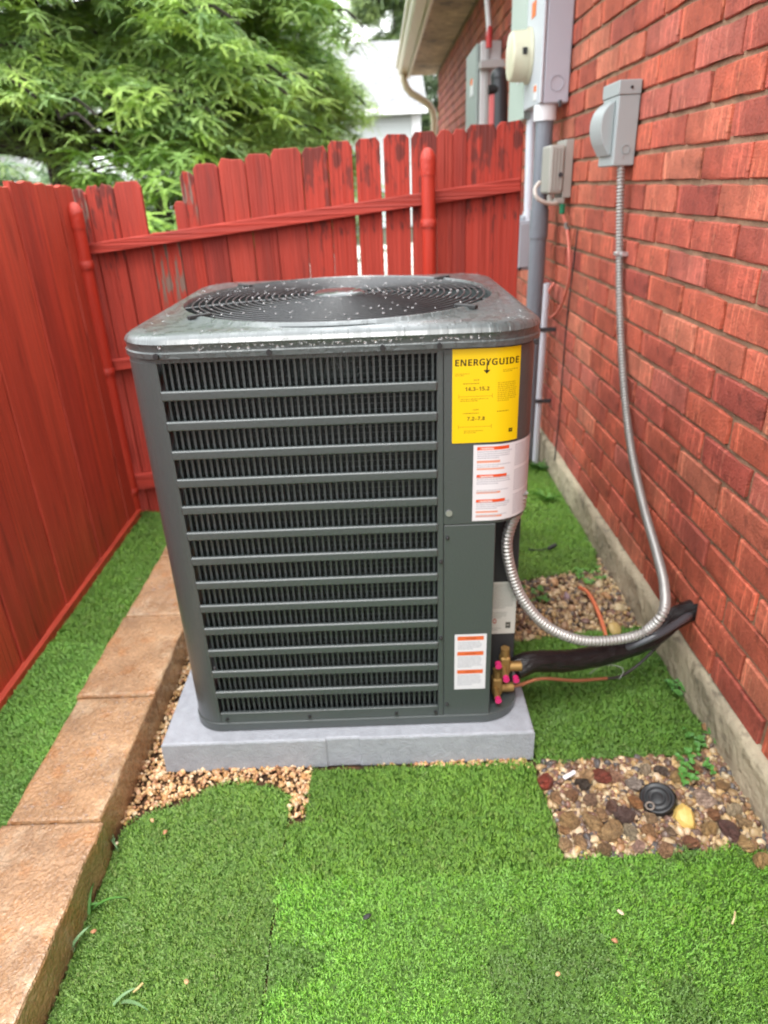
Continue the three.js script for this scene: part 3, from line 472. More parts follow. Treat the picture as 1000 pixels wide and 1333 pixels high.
function smallTree(name, label, z, uv, rad, color, seed, n, scale, trunkTo = 0) {
  const c = atZ(uv[0], uv[1], z), t = thing(name, label, 'tree', V3(c.x, -0.02, c.z)), r = rng(seed), spots = [];
  part(t, 'trunk', tube([V3(c.x, -0.02, c.z), V3(c.x + 0.05, c.y * 0.5, c.z), V3(c.x, c.y + rad[1] * 0.4, c.z)], 0.09, 8, 4, (d, L) => 1.1 - 0.7 * d / L), bark);
  const cl = Array.from({ length: 26 }, () => { const a = r() * 6.283, e = Math.acos(2 * r() - 1), q = 0.45 + 0.5 * r(); return V3(c.x + rad[0] * q * Math.sin(e) * Math.cos(a), c.y + rad[1] * q * Math.cos(e), c.z + rad[0] * q * Math.sin(e) * Math.sin(a)); });
  for (let i = 0; i < n; i++) { const o = cl[i % 26], k = rad[0] * 0.42, a = r() * 6.283, e = Math.acos(2 * r() - 1), q = Math.cbrt(r()); const d = V3(Math.sin(e) * Math.cos(a), Math.cos(e) * 0.8, Math.sin(e) * Math.sin(a)); spots.push([o.clone().addScaledVector(d, k * q), -a, 1, r()]); }
  crown(t, spots, color, seed, scale);
}
smallTree('distant_tree', 'pale green tree behind the neighbouring roof, left of the eaves', 38, [512, 5], [1.7, 3.6], [0.2, 0.3, 0.1], 81, 2200, 2.2);
smallTree('distant_tree', 'dark green tree just left of the far brick corner under the eaves', 36, [600, 140], [3.2, 3.5], [0.09, 0.16, 0.06], 82, 1800, 2.4);
smallTree('bush', 'bright green bush showing through the notch in the back fence', 4.4, [215, 300], [0.55, 0.55], [0.22, 0.4, 0.05], 83, 620, 0.6);
smallTree('bush', 'dark bush under the large tree at the far left', 9.5, [40, 268], [1.2, 0.45], [0.2, 0.32, 0.12], 84, 700, 1.0);
smallTree('bush', 'low bush behind the gaps of the back fence, near the white house', 9.5, [360, 255], [1.5, 0.6], [0.09, 0.16, 0.05], 85, 700, 1.0);
{
  const Z = 24, cr = atZ(547, 150, Z), eave = atZ(500, 144, Z).y, ridge = atZ(500, 60, Z + 5).y, x0 = cr.x - 9, x1 = cr.x, b = V3(cr.x - 4, -0.02, -Z);
  const t = thing('neighbour_house', 'white house with pale grey roof beyond the back fence', 'house', b);
  part(t, 'wall', box(x0, x1, -0.02, eave, Z, Z + 10, 0.01), std(lin(0.8, 0.82, 0.8), { roughness: 0.7 }));
  for (let i = 0; i < 9; i++) part(t, 'siding_board', box(x0, x1 - 0.28, eave * i / 9 + 0.01, eave * (i + 1) / 9 - 0.008, Z - 0.02, Z, 0.004), std(lin(0.52, 0.55, 0.54), { roughness: 0.7 }));
  part(t, 'corner_board', box(x1 - 0.26, x1 + 0.02, -0.02, eave, Z - 0.05, Z + 0.2, 0.01), std(lin(0.85, 0.85, 0.85)));
  const s = new THREE.Shape([[-Z + 0.4, eave - 0.1], [-Z - 5, ridge], [-Z - 10.4, eave - 0.1], [-Z - 10.4, eave + 0.05], [-Z - 5, ridge + 0.16], [-Z + 0.4, eave + 0.05]].map((p) => new THREE.Vector2(p[0], p[1])));
  const g = new THREE.ExtrudeGeometry(s, { depth: x1 - x0 + 0.4, bevelEnabled: false }); g.rotateY(Math.PI / 2).scale(1, 1, 1);
  // the outline was drawn as (depth, height): turn it so that its first axis runs along z
  const q = g.attributes.position; for (let i = 0; i < q.count; i++) { const x = q.getX(i), z = q.getZ(i); q.setXYZ(i, x + x0 - 0.2, q.getY(i), -z); } g.computeVertexNormals();
  part(t, 'roof', metreUV(g), std(lin(0.27, 0.27, 0.275), { map: rep(tex(256, 256, (u, v) => 0.7 + 0.3 * fbm(u, v, 30, 16, 3, 95) - (mod(v * 8, 1) < 0.1 ? 0.14 : 0)), 0.6, 0.6), roughness: 0.9, side: THREE.DoubleSide }));
  part(t, 'gutter', box(x0 - 0.2, x1 + 0.2, eave - 0.16, eave + 0.02, Z - 0.52, Z - 0.4, 0.02), std(lin(0.75, 0.75, 0.74)));
}
{
  const Z = 12, a = atZ(23, 164, Z), b = atZ(22, 191, Z), t = thing('white_shed', 'white eave and wall of a shed at the far left edge', 'shed', V3(a.x - 2, -0.02, -Z));
  part(t, 'wall', box(a.x - 4, a.x - 0.15, -0.02, b.y, Z + 0.3, Z + 3, 0.01), std(lin(0.7, 0.71, 0.72), { roughness: 0.7 }));
  part(t, 'fascia', box(a.x - 4.2, a.x, b.y, a.y - 0.06, Z, Z + 3.2, 0.02), std(lin(0.85, 0.85, 0.86)));
  part(t, 'roof', box(a.x - 4.2, a.x + 0.03, a.y - 0.06, a.y, Z - 0.04, Z + 3.2, 0.02), std(lin(0.7, 0.7, 0.7)));
}

// ---------------------------------------------------------------- cooling unit on its pad
{
  const t = thing('equipment_pad', 'flat light grey plastic pad under the cooling unit', 'pad', V3(-0.115, 0, -1.6));
  const m = std(lin(0.35, 0.375, 0.415), { roughness: 0.5, map: rep(tex(256, 256, (u, v) => 0.86 + 0.14 * fbm(u, v, 20, 20, 5, 203)), 3, 3), bumpMap: rep(nFine, 5, 5), bumpScale: 0.0015 });
  const x0 = -0.54, x1 = 0.313, z0 = 1.183, z1 = 2.04, n0 = -0.165, n1 = -0.085;
  part(t, 'slab', plan([[x0, z0], [n0, z0], [n0 + 0.004, z0 + 0.003], [n1 - 0.004, z0 + 0.003], [n1, z0], [x1, z0], [x1, z1], [x0, z1]], 0.0, 0.088, 0.005), m);
}
const AX0 = -0.470, AX1 = 0.285, AZ0 = 1.222, AZ1 = 1.977;    // body of the unit
function roundedPath(x0, x1, z0, z1, r, seg = 10, straight = 14) {  // closed: from front left, along the front, right, back, left
  const R = typeof r === 'number' ? [r, r, r, r] : r, o = [];
  const C = [[x0 + R[0], z0 + R[0], Math.PI, 1.5 * Math.PI, R[0]], [x1 - R[1], z0 + R[1], 1.5 * Math.PI, 2 * Math.PI, R[1]], [x1 - R[2], z1 - R[2], 0, 0.5 * Math.PI, R[2]], [x0 + R[3], z1 - R[3], 0.5 * Math.PI, Math.PI, R[3]]];
  C.forEach(([cx, cz, a0, a1, rr], k) => {
    for (let i = 0; i <= seg; i++) { const a = a0 + (a1 - a0) * i / seg; o.push({ x: cx + rr * Math.cos(a), z: cz + rr * Math.sin(a), nx: Math.cos(a), nz: Math.sin(a) }); }
    const nxt = C[(k + 1) % 4], e = o[o.length - 1], a = nxt[2], f = { x: nxt[0] + nxt[4] * Math.cos(a), z: nxt[1] + nxt[4] * Math.sin(a) };
    for (let i = 1; i < straight; i++) o.push({ x: e.x + (f.x - e.x) * i / straight, z: e.z + (f.z - e.z) * i / straight, nx: e.nx, nz: e.nz });
  });
  return o;
}
const off = (p, d) => [p.x + p.nx * d, p.z + p.nz * d];
const wallStrip = (pts, y0, y1, dIn, dOut, bevel = 0) => plan([...pts.map((p) => off(p, dOut)), ...pts.slice().reverse().map((p) => off(p, dIn))], y0, y1, bevel);
const ROUND = roundedPath(AX0, AX1, AZ0, AZ1, [0.065, 0.085, 0.065, 0.065], 12, 16);
function between(test) { return ROUND.filter(test); }
const unit = thing('cooling_unit', 'dark grey outdoor cooling unit with louvered sides and wet top grille', 'air conditioner', V3(-0.0925, 0.088, -1.6));
{
  const Y0 = 0.112, Y1 = 0.962;
  part(unit, 'base_pan', [wallStrip([...ROUND, ROUND[0]], 0.09, 0.113, -0.03, 0.004, 0.002), plan(ROUND.map((p) => off(p, -0.012)), 0.0905, 0.096)], acPaint);
  const shadedCoilMat = std(lin(0.035, 0.036, 0.037), { roughness: 0.6 }), inner = ROUND.map((p) => off(p, -0.055)), nIn = inner.findIndex((p) => p[0] > 0.2 && p[1] < 1.32);  // coil darker than bare aluminium fins: shade of the recess put into its colour
  part(unit, 'coil', [plan(inner, 0.601, 0.94), plan([...inner.slice(0, nIn), [0.2, AZ0 + 0.055], [0.2, AZ0 + 0.096], [AX1 - 0.055, AZ0 + 0.096], ...inner.slice(nIn).filter((p) => !(p[0] > 0.2 && p[1] < 1.32))], 0.11, 0.6)], shadedCoilMat);
  part(unit, 'top_band', wallStrip([...ROUND, ROUND[0]], 0.947, 0.966, -0.02, 0.0), acPaint);
  const FL = -0.405, FR = 0.096;
  const cornerFL = [...between((p) => p.x < FL - 0.004 && p.z < AZ0 + 0.09)].sort((a, b) => a.x - b.x || b.z - a.z);
  const startL = { x: AX0, z: AZ0 + 0.075, nx: -1, nz: 0 };
  const flPath = [startL, ...ROUND.slice(0, 13).filter((p) => p.x < FL - 0.0005), { x: FL, z: AZ0, nx: 0, nz: -1 }];
  part(unit, 'corner_post', wallStrip(flPath, Y0, 0.948, -0.004, 0.001), acPaint);
  part(unit, 'corner_post', wallStrip(ROUND.filter((p) => p.x > AX1 - 0.07 && p.z > AZ1 - 0.07), Y0, 0.948, -0.004, 0.001), acPaint);
  part(unit, 'corner_post', wallStrip(ROUND.filter((p) => p.x < AX0 + 0.07 && p.z > AZ1 - 0.07), Y0, 0.948, -0.004, 0.001), acPaint);
  part(unit, 'frame_post', box(FR, 0.1085, Y0, 0.949, AZ0 - 0.001, AZ0 + 0.02, 0.002), acPaint);
  part(unit, 'bottom_rail', box(FL, FR, Y0, 0.140, AZ0 - 0.001, AZ0 + 0.008, 0.002), acPaint);
  // front louvers, each pressed with a rounded face
  const ys = [], rows = 14, pitch = (0.948 - 0.140) / rows;
  for (let i = 1; i < rows; i++) {
    const y = 0.140 + i * pitch - 0.003; ys.push(y);
    part(unit, 'louver', box(FL - 0.003, FR + 0.002, y - 0.0095, y + 0.0095, AZ0 - 0.004, AZ0 + 0.006, 0.004, 2), acPaint);
  }
  part(unit, 'coil_guard', Array.from({ length: 42 }, (_, i) => box(FL + (i + 0.5) * (FR - FL) / 42 - 0.0021, FL + (i + 0.5) * (FR - FL) / 42 + 0.0021, 0.13, 0.95, AZ0 + 0.014, AZ0 + 0.03, 0)), acPaint, { kind: 'stuff' });
  part(unit, 'coil_guard', Array.from({ length: 14 * 5 }, (_, i) => box(FL, FR, 0.145 + i * 0.01155, 0.146 + i * 0.01155, AZ0 + 0.031, AZ0 + 0.033, 0)), acPaint, { kind: 'stuff' });
  // the other three sides
  const sides = [];
  for (let i = 1; i < rows; i++) { const y = ys[i - 1]; sides.push(box(AX0 - 0.004, AX0 + 0.006, y - 0.0095, y + 0.0095, AZ0 + 0.07, AZ1 - 0.06, 0.003), box(AX1 - 0.006, AX1 + 0.004, y - 0.0095, y + 0.0095, AZ0 + 0.15, AZ1 - 0.06, 0.003), box(AX0 + 0.06, AX1 - 0.06, y - 0.0095, y + 0.0095, AZ1 - 0.006, AZ1 + 0.004, 0.003)); }
  part(unit, 'louver_panel', sides, acPaint);
  part(unit, 'coil_guard', Array.from({ length: 40 }, (_, i) => { const s = (i + 0.5) / 40; return [box(AX0 + 0.008, AX0 + 0.012, 0.13, 0.95, AZ0 + 0.07 + s * 0.62, AZ0 + 0.0755 + s * 0.62, 0), box(AX1 - 0.012, AX1 - 0.008, 0.13, 0.95, AZ0 + 0.13 + s * 0.56, AZ0 + 0.1355 + s * 0.56, 0), box(AX0 + 0.06 + s * 0.63, AX0 + 0.0655 + s * 0.63, 0.13, 0.95, AZ1 - 0.012, AZ1 - 0.008, 0)]; }).flat(), acPaint, { kind: 'stuff' });
  part(unit, 'side_post', box(AX1 - 0.012, AX1 + 0.001, Y0, 0.949, AZ0 + 0.105, AZ0 + 0.15, 0.002), acPaint);
  // upper panel wraps the right corner; lower panel leaves the corner open for the valves
  const iR = ROUND.filter((p) => p.x > 0.11 && p.z < AZ0 + 0.115 && p.nz <= 0.001).sort((a, b) => (a.x - a.z) * 0 + (Math.atan2(a.nz, a.nx) - Math.atan2(b.nz, b.nx)) || a.x - b.x || a.z - b.z);
  const upPath = [{ x: 0.109, z: AZ0, nx: 0, nz: -1 }, ...iR, { x: AX1, z: AZ0 + 0.112, nx: 1, nz: 0 }];
  part(unit, 'upper_panel', wallStrip(upPath, 0.604, 0.953, -0.004, 0.002, 0.0015), acPaint);
  part(unit, 'panel_lip', wallStrip(upPath, 0.604, 0.609, -0.03, -0.0045), acPaint);
  const lowX = 0.213;
  part(unit, 'lower_panel', [box(0.109, lowX, Y0, 0.6025, AZ0 - 0.0015, AZ0 + 0.006, 0.002), box(lowX - 0.006, lowX - 0.0005, Y0, 0.602, AZ0 + 0.004, AZ0 + 0.09, 0.001)], acPaint);
  part(unit, 'valve_plate', [box(lowX - 0.002, AX1 - 0.004, Y0, 0.6, AZ0 + 0.088, AZ0 + 0.093, 0.001)], acBlack);
  for (const [x, y] of [[0.116, 0.575], [0.1165, 0.145], [0.1025, 0.52], [0.1025, 0.33]]) part(unit, 'screw', [cyl(0.0042, 0.005, V3(x, y, -(AZ0 - 0.002)), 'z', 10), new THREE.SphereGeometry(0.0032, 8, 6).translate(x, y, -(AZ0 - 0.004))], screwMat);
  part(unit, 'screw', cyl(0.0065, 0.004, V3(0.119, 0.63, -(AZ0 - 0.003)), 'z', 14), steel([0.5, 0.5, 0.52]));
  for (const x of [-0.39, -0.2, 0.0, 0.09]) part(unit, 'screw', cyl(0.0038, 0.005, V3(x, 0.124, -(AZ0 - 0.003)), 'z', 10), screwMat);

  // top cover: skirt, rounded lip, flat top pierced by the fan opening
  const CX = -0.0925, CZ = 1.6, half = 0.390, cov = roundedPath(CX - half, CX + half, CZ - half, CZ + half, 0.105, 14, 16), R = 0.338, YT = 0.997;
  const rings = [[0.010, 0.955], [0.0, 0.957], [0.0, 0.966], [0.003, 0.968], [0.003, 0.974], [0.0005, 0.982], [0.004, 0.988], [0.011, YT - 0.004], [0.024, YT - 0.001], [0.045, YT]].map(([d, y]) => cov.map((p) => { const q = off(p, -d); return V3(q[0], y, -q[1]); }));
  const circ = (rad, y) => cov.map((p) => { const a = Math.atan2(p.z - CZ, p.x - CX); return V3(CX + Math.cos(a) * rad, y, -(CZ + Math.sin(a) * rad)); });
  rings.push(circ(R + 0.018, YT + 0.001), circ(R + 0.012, YT + 0.005), circ(R + 0.004, YT + 0.006), circ(R, YT + 0.001), circ(R - 0.001, YT - 0.012), circ(R - 0.004, YT - 0.10));
  const P = [], I = [], n = cov.length; rings.forEach((ring) => ring.forEach((v) => P.push(v.x, v.y, v.z)));
  for (let k = 0; k < rings.length - 1; k++) for (let i = 0; i < n; i++) { const a = k * n + i, b = k * n + (i + 1) % n, c = a + n, d = b + n; I.push(a, b, c, b, d, c); }
  const g = new THREE.BufferGeometry(); g.setAttribute('position', new THREE.Float32BufferAttribute(P, 3)); g.setIndex(I); g.computeVertexNormals();
  const cg = toCreasedNormals(g, 0.7);
  const wetMap = tex(512, 512, (u, v) => 0.25 + 0.3 * sm(0.42, 0.62, fbm(u, v, 30, 30, 4, 101)), false), wetBump = tex(512, 512, (u, v) => sm(0.48, 0.7, fbm(u, v, 44, 44, 3, 103)), false);
  const coverMat = phy(acPaint.color, { roughness: 1, roughnessMap: rep(wetMap, 2.2, 2.2), bumpMap: rep(wetBump, 2.5, 2.5), bumpScale: 0.0006, side: THREE.DoubleSide, clearcoat: 1, clearcoatRoughness: 0.34 });
  const cover = part(unit, 'top_cover', metreUVkeep(cg), coverMat);
  for (const x of [-0.40, -0.2, 0.0, 0.1, 0.27]) part(cover, 'screw', cyl(0.005, 0.006, V3(x, 0.963, -(CZ - half - 0.001)), 'z', 10), screwMat);
  for (const [a, l] of [[-2.45, 0.05], [-0.72, 0.05], [2.4, 0.05], [0.75, 0.05]]) { const c = Math.cos(a), s = Math.sin(a), q = box(-l / 2, l / 2, YT - 0.001, YT + 0.007, -0.006, 0.006, 0.002); q.rotateY(a).translate(CX + c * (R + 0.005), 0.002, -(CZ + s * (R + 0.005))); part(cover, 'clip', q, acDark); }
  const drop = new THREE.SphereGeometry(1, 8, 5, 0, 6.2832, 0, Math.PI / 2), water = phy(lin(1, 1, 1), { roughness: 0.02, transmission: 0.85, thickness: 0.002, ior: 1.33 }), r = rng(404), drops = [];
  for (let i = 0; i < 2600; i++) { const x = CX + (r() - 0.5) * 2 * (half - 0.03), z = CZ + (r() - 0.5) * 2 * (half - 0.03), d = Math.hypot(x - CX, z - CZ); if (d < R + 0.02) continue; const s = 0.001 + 0.003 * r() * r() * r(); drops.push(M4(V3(x, YT - 0.0006, -z), [0, r() * 6, 0], V3(s * (0.8 + 0.5 * r()), s * 0.55, s))); }
  for (let i = 0; i < 110; i++) { const x = CX - half + 0.09 + r() * (2 * half - 0.18); const s = 0.001 + 0.0018 * r(); drops.push(M4(V3(x, 0.972 + 0.012 * r(), -(CZ - half + 0.0012)), [-Math.PI / 2, 0, 0], V3(s, s * 0.5, s))); }
  instances(cover, 'water_drops', drop, water, drops);
  // grille of concentric wires, fan below
  const wires = [], dish = (rad) => YT + 0.002 + 0.007 * (1 - (rad / R) ** 2);
  for (let rad = 0.062; rad < R - 0.003; rad += 0.0145) { const q = new THREE.TorusGeometry(rad, 0.0019, 6, 72); q.rotateX(Math.PI / 2).translate(CX, dish(rad), -CZ); wires.push(q); }
  for (let k = 0; k < 12; k++) { const a = k / 12 * 6.2832 + 0.2; wires.push(tube([0.05, 0.14, 0.24, R].map((q) => V3(CX + Math.cos(a) * q, dish(q) - 0.004, -(CZ + Math.sin(a) * q))), 0.0024, 6, 12)); }
  const wireMat = phy(lin(0.024, 0.027, 0.029), { roughness: 0.45, clearcoat: 0.3, clearcoatRoughness: 0.3 });
  const grille = part(unit, 'fan_grille', wires, wireMat);
  part(grille, 'hub_cap', new THREE.LatheGeometry([[0, 0.016], [0.05, 0.014], [0.06, 0.008], [0.062, 0]].map((p) => new THREE.Vector2(...p)), 40).translate(CX, YT, -CZ), phy(lin(0.06, 0.07, 0.07), { roughness: 0.1 }));
  const gd = []; for (let i = 0; i < 260; i++) { const k = Math.floor(r() * 19), rad = 0.062 + k * 0.0145, a = r() * 6.2832, s = 0.0016 + 0.0024 * r() * r(); gd.push(M4(V3(CX + Math.cos(a) * rad, dish(rad) + 0.0018, -(CZ + Math.sin(a) * rad)), [0, 0, 0], V3(s, s, s))); }
  instances(grille, 'water_drops', drop, water, gd);
  const fan = part(unit, 'fan', [cyl(0.065, 0.06, V3(CX, 0.945, -CZ)), ...[0, 1, 2, 3].map((k) => { const q = new THREE.RingGeometry(0.06, 0.29, 16, 4, 0, 1.1), p = q.attributes.position; for (let i = 0; i < p.count; i++) { const a = Math.atan2(p.getY(i), p.getX(i)); p.setZ(i, 0.05 * (a - 0.5)); } q.rotateX(-Math.PI / 2).rotateY(k * Math.PI / 2).translate(CX, 0.93, -CZ); return q; })], std(lin(0.02, 0.021, 0.022), { roughness: 0.5, side: THREE.DoubleSide }));
  part(unit, 'well', cyl(R - 0.006, 0.006, V3(CX, 0.9, -CZ), 'y', 48), acBlack);

  // labels
  const font = (c, px, w = 'bold') => { c.font = `${w} ${px}px sans-serif`; };
  const lines = (c, x, y, w, n, h, col, seed, al = 'left') => { const q = rng(seed); c.fillStyle = col; for (let i = 0; i < n; i++) { let a = x; const end = x + w * (i === n - 1 ? 0.6 : 0.9 + 0.1 * q()); while (a < end - 4) { const l = Math.min(end - a, 5 + q() * 16); c.fillRect(a, y + i * h, l, h * 0.5); a += l + 4; } } };
  const energy = canvasTex(512, 760, (c, w, h) => {
    c.fillStyle = '#ffd800'; c.fillRect(0, 0, w, h); c.fillStyle = '#0c0a00'; c.strokeStyle = '#0c0a00';
    font(c, 62); c.textAlign = 'left'; c.save(); c.translate(14, 132); c.scale((w - 26) / c.measureText('ENERGYGUIDE').width, 1.15); c.fillText('ENERGYGUIDE', 0, 0); c.restore();
    c.fillRect(249, 110, 9, 70); c.beginPath(); c.moveTo(228, 168); c.lineTo(279, 168); c.lineTo(253, 198); c.fill();
    lines(c, 20, 190, 110, 2, 13, '#b59200', 3); lines(c, 370, 170, 120, 2, 13, '#b59200', 4);
    font(c, 20); c.fillStyle = '#a88600'; c.textAlign = 'center'; c.fillText('SEER', 178, 252); lines(c, 80, 268, 200, 1, 16, '#a88600', 5);
    font(c, 42); c.fillStyle = '#2c2500'; c.fillText('14.3–15.2', 185, 330); c.fillStyle = '#c9a400'; c.fillRect(48, 372, 250, 5); c.fillRect(46, 356, 5, 36); c.fillRect(296, 356, 5, 36); lines(c, 60, 392, 220, 2, 15, '#b99600', 6);
    font(c, 20); c.fillStyle = '#a88600'; c.fillText('HSPF', 178, 492); lines(c, 80, 508, 200, 1, 16, '#a88600', 7);
    font(c, 42); c.fillStyle = '#2c2500'; c.fillText('7.2–7.8', 180, 572); c.fillStyle = '#c9a400'; c.fillRect(48, 622, 250, 5); c.fillRect(46, 606, 5, 36); c.fillRect(296, 606, 5, 36); lines(c, 90, 655, 160, 2, 15, '#b99600', 8);
    lines(c, 335, 270, 150, 10, 16, '#c6a200', 9); lines(c, 335, 500, 150, 1, 16, '#a88600', 10);
    c.fillStyle = '#3a3000'; c.fillRect(432, 655, 32, 32); c.fillStyle = '#ffd800'; c.fillRect(440, 668, 16, 4);
  });
  const warn = canvasTex(640, 560, (c, w, h) => {
    c.fillStyle = '#f1eff2'; c.fillRect(0, 0, w, h);
    for (const [y, hh, l, col] of [[14, 24, 250, '#f0531c'], [112, 17, 180, '#efa183'], [166, 14, 216, '#f1b29a'], [214, 26, 238, '#f0531c'], [338, 16, 190, '#efa183'], [398, 26, 232, '#f0531c'], [486, 14, 176, '#efa183'], [520, 14, 210, '#efa183']]) { c.fillStyle = col; c.fillRect(28, y, l, hh); }
    c.textAlign = 'left'; for (const y of [34, 235, 419]) { c.fillStyle = '#ffffff'; font(c, 20); c.fillText('! WARNING', 50, y); }
    for (let i = 0; i < 3; i++) { lines(c, 30, 46 + i * 186, 280, 4, 15, '#b9b7c0', 20 + i); lines(c, 30, 140 + i * 186, 270, 2, 14, '#c2c0c8', 30 + i); }
    for (let i = 0; i < 3; i++) lines(c, 335, 22 + i * 182, 280, 10, 16, '#bbb9c2', 40 + i);
  });
  const serviceTex = canvasTex(256, 512, (c, w, h) => { c.fillStyle = '#eef0f4'; c.fillRect(0, 0, w, h); for (const y of [20, 158, 328]) { c.fillStyle = '#ef7440'; c.fillRect(22, y, 212, 36); c.fillStyle = '#a8431b'; font(c, 20); c.textAlign = 'center'; c.fillText('CAUTION', 128, y + 26); } lines(c, 26, 70, 200, 5, 15, '#b6bac4', 51); lines(c, 26, 206, 200, 7, 15, '#b6bac4', 52); lines(c, 26, 376, 200, 7, 15, '#b6bac4', 53); });
  const rateTex = canvasTex(320, 480, (c, w, h) => { c.fillStyle = '#d6d3cb'; c.fillRect(0, 0, w, h); lines(c, 24, 24, 270, 14, 16, '#9c9a96', 61); lines(c, 24, 276, 200, 4, 16, '#a19f9a', 62); c.fillStyle = '#b85a50'; c.beginPath(); c.arc(64, 360, 24, 0, 7); c.fill(); c.fillStyle = '#d6d3cb'; c.beginPath(); c.arc(64, 360, 13, 0, 7); c.fill(); c.fillStyle = '#55534f'; c.fillRect(200, 372, 62, 58); c.fillStyle = '#d6d3cb'; c.fillRect(214, 396, 34, 6); lines(c, 24, 424, 130, 2, 16, '#a19f9a', 63); });
  function sticker(name, path, d, y0, y1, map, label, drop = 0) {  // follows the panel, thickness of a label
    const len = [0]; for (let i = 1; i < path.length; i++) len.push(len[i - 1] + Math.hypot(path[i].x - path[i - 1].x, path[i].z - path[i - 1].z));
    const P = [], U = [], I = [], L = len[len.length - 1];
    path.forEach((p, i) => { const [x, z] = off(p, d), s = len[i] / L; P.push(x, y0, -z, x, y1 - drop * s, -z); U.push(s, 0, s, 1); });
    for (let i = 0; i < path.length - 1; i++) { const a = i * 2; I.push(a, a + 2, a + 1, a + 1, a + 2, a + 3); }
    const g = new THREE.BufferGeometry(); g.setAttribute('position', new THREE.Float32BufferAttribute(P, 3)); g.setAttribute('uv', new THREE.Float32BufferAttribute(U, 2)); g.setIndex(I); g.computeVertexNormals();
    return part(unit, name, g, phy(lin(0.7, 0.7, 0.71), { map, roughness: 0.45, side: THREE.DoubleSide }), { label });
  }
  const flat = (a, b) => Array.from({ length: 4 }, (_, i) => ({ x: a + (b - a) * i / 3, z: AZ0, nx: 0, nz: -1 }));
  // the yellow label runs a little onto the bend
  const dense = roundedPath(AX0, AX1, AZ0, AZ1, [0.065, 0.085, 0.065, 0.065], 48, 60).filter((p) => p.z < AZ0 + 0.1 && p.x > 0);
  const along = (x) => dense.filter((p) => p.x >= x - 1e-4);
  const cut = (x, x1) => along(x).filter((p) => p.x <= x1 && p.nz < 0);
  sticker('energy_label', [{ x: 0.124, z: AZ0, nx: 0, nz: -1 }, ...cut(0.127, 0.2475)], 0.0034, 0.776, 0.953, energy, 'bright yellow energy label with bold black heading');
  sticker('warning_label', [{ x: 0.165, z: AZ0, nx: 0, nz: -1 }, ...along(0.168).filter((p) => p.z < AZ0 + 0.075)], 0.0034, 0.611, 0.771, warn, 'white warning label with orange bars wrapping round the corner');
  sticker('service_label', flat(0.1325, 0.202), 0.003, 0.188, 0.338, serviceTex, 'small white label with three orange bars near the bottom');
  sticker('rating_label', Array.from({ length: 3 }, (_, i) => ({ x: 0.222 + i * 0.0295, z: AZ0 + 0.088, nx: 0, nz: -1 })), 0.002, 0.272, 0.412, rateTex, 'pale rating label inside the open corner');
  // valves
  const vx = 0.245, vz = AZ0 + 0.06;
  for (const [y, x] of [[0.205, 0.256], [0.145, 0.240]]) {
    const v = part(unit, 'valve', [new RoundedBoxGeometry(0.025, 0.048, 0.024, 2, 0.006).translate(x, y, -vz), cyl(0.011, 0.03, V3(x, y + 0.03, -vz), 'y', 6), cyl(0.012, 0.03, V3(x + 0.024, y - 0.008, -vz), 'x', 6), cyl(0.008, 0.03, V3(x - 0.004, y - 0.006, -(vz - 0.026)), 'z', 12)], brass);
    const pink = std(lin(0.5, 0.02, 0.13), { roughness: 0.4 });
    part(v, 'cap', cyl(0.0068, 0.012, V3(x - 0.004, y - 0.006, -(vz - 0.045)), 'z', 14, 0.0075), pink);
  }
  part(unit, 'cap', cyl(0.0072, 0.012, V3(0.236, 0.226, -(vz - 0.03)), 'z', 14, 0.0075), std(lin(0.5, 0.02, 0.13), { roughness: 0.4 }));
  part(unit, 'cap', cyl(0.0072, 0.012, V3(0.280, 0.176, -(vz - 0.02)), 'z', 14, 0.0075), std(lin(0.5, 0.02, 0.13), { roughness: 0.4 }));
}
function metreUVkeep(g) { const p = g.attributes.position, n = g.attributes.normal, uv = new Float32Array(p.count * 2); for (let i = 0; i < p.count; i++) { uv[i * 2] = p.getX(i); uv[i * 2 + 1] = p.getZ(i) + p.getY(i); } g.setAttribute('uv', new THREE.BufferAttribute(uv, 2)); return g; }

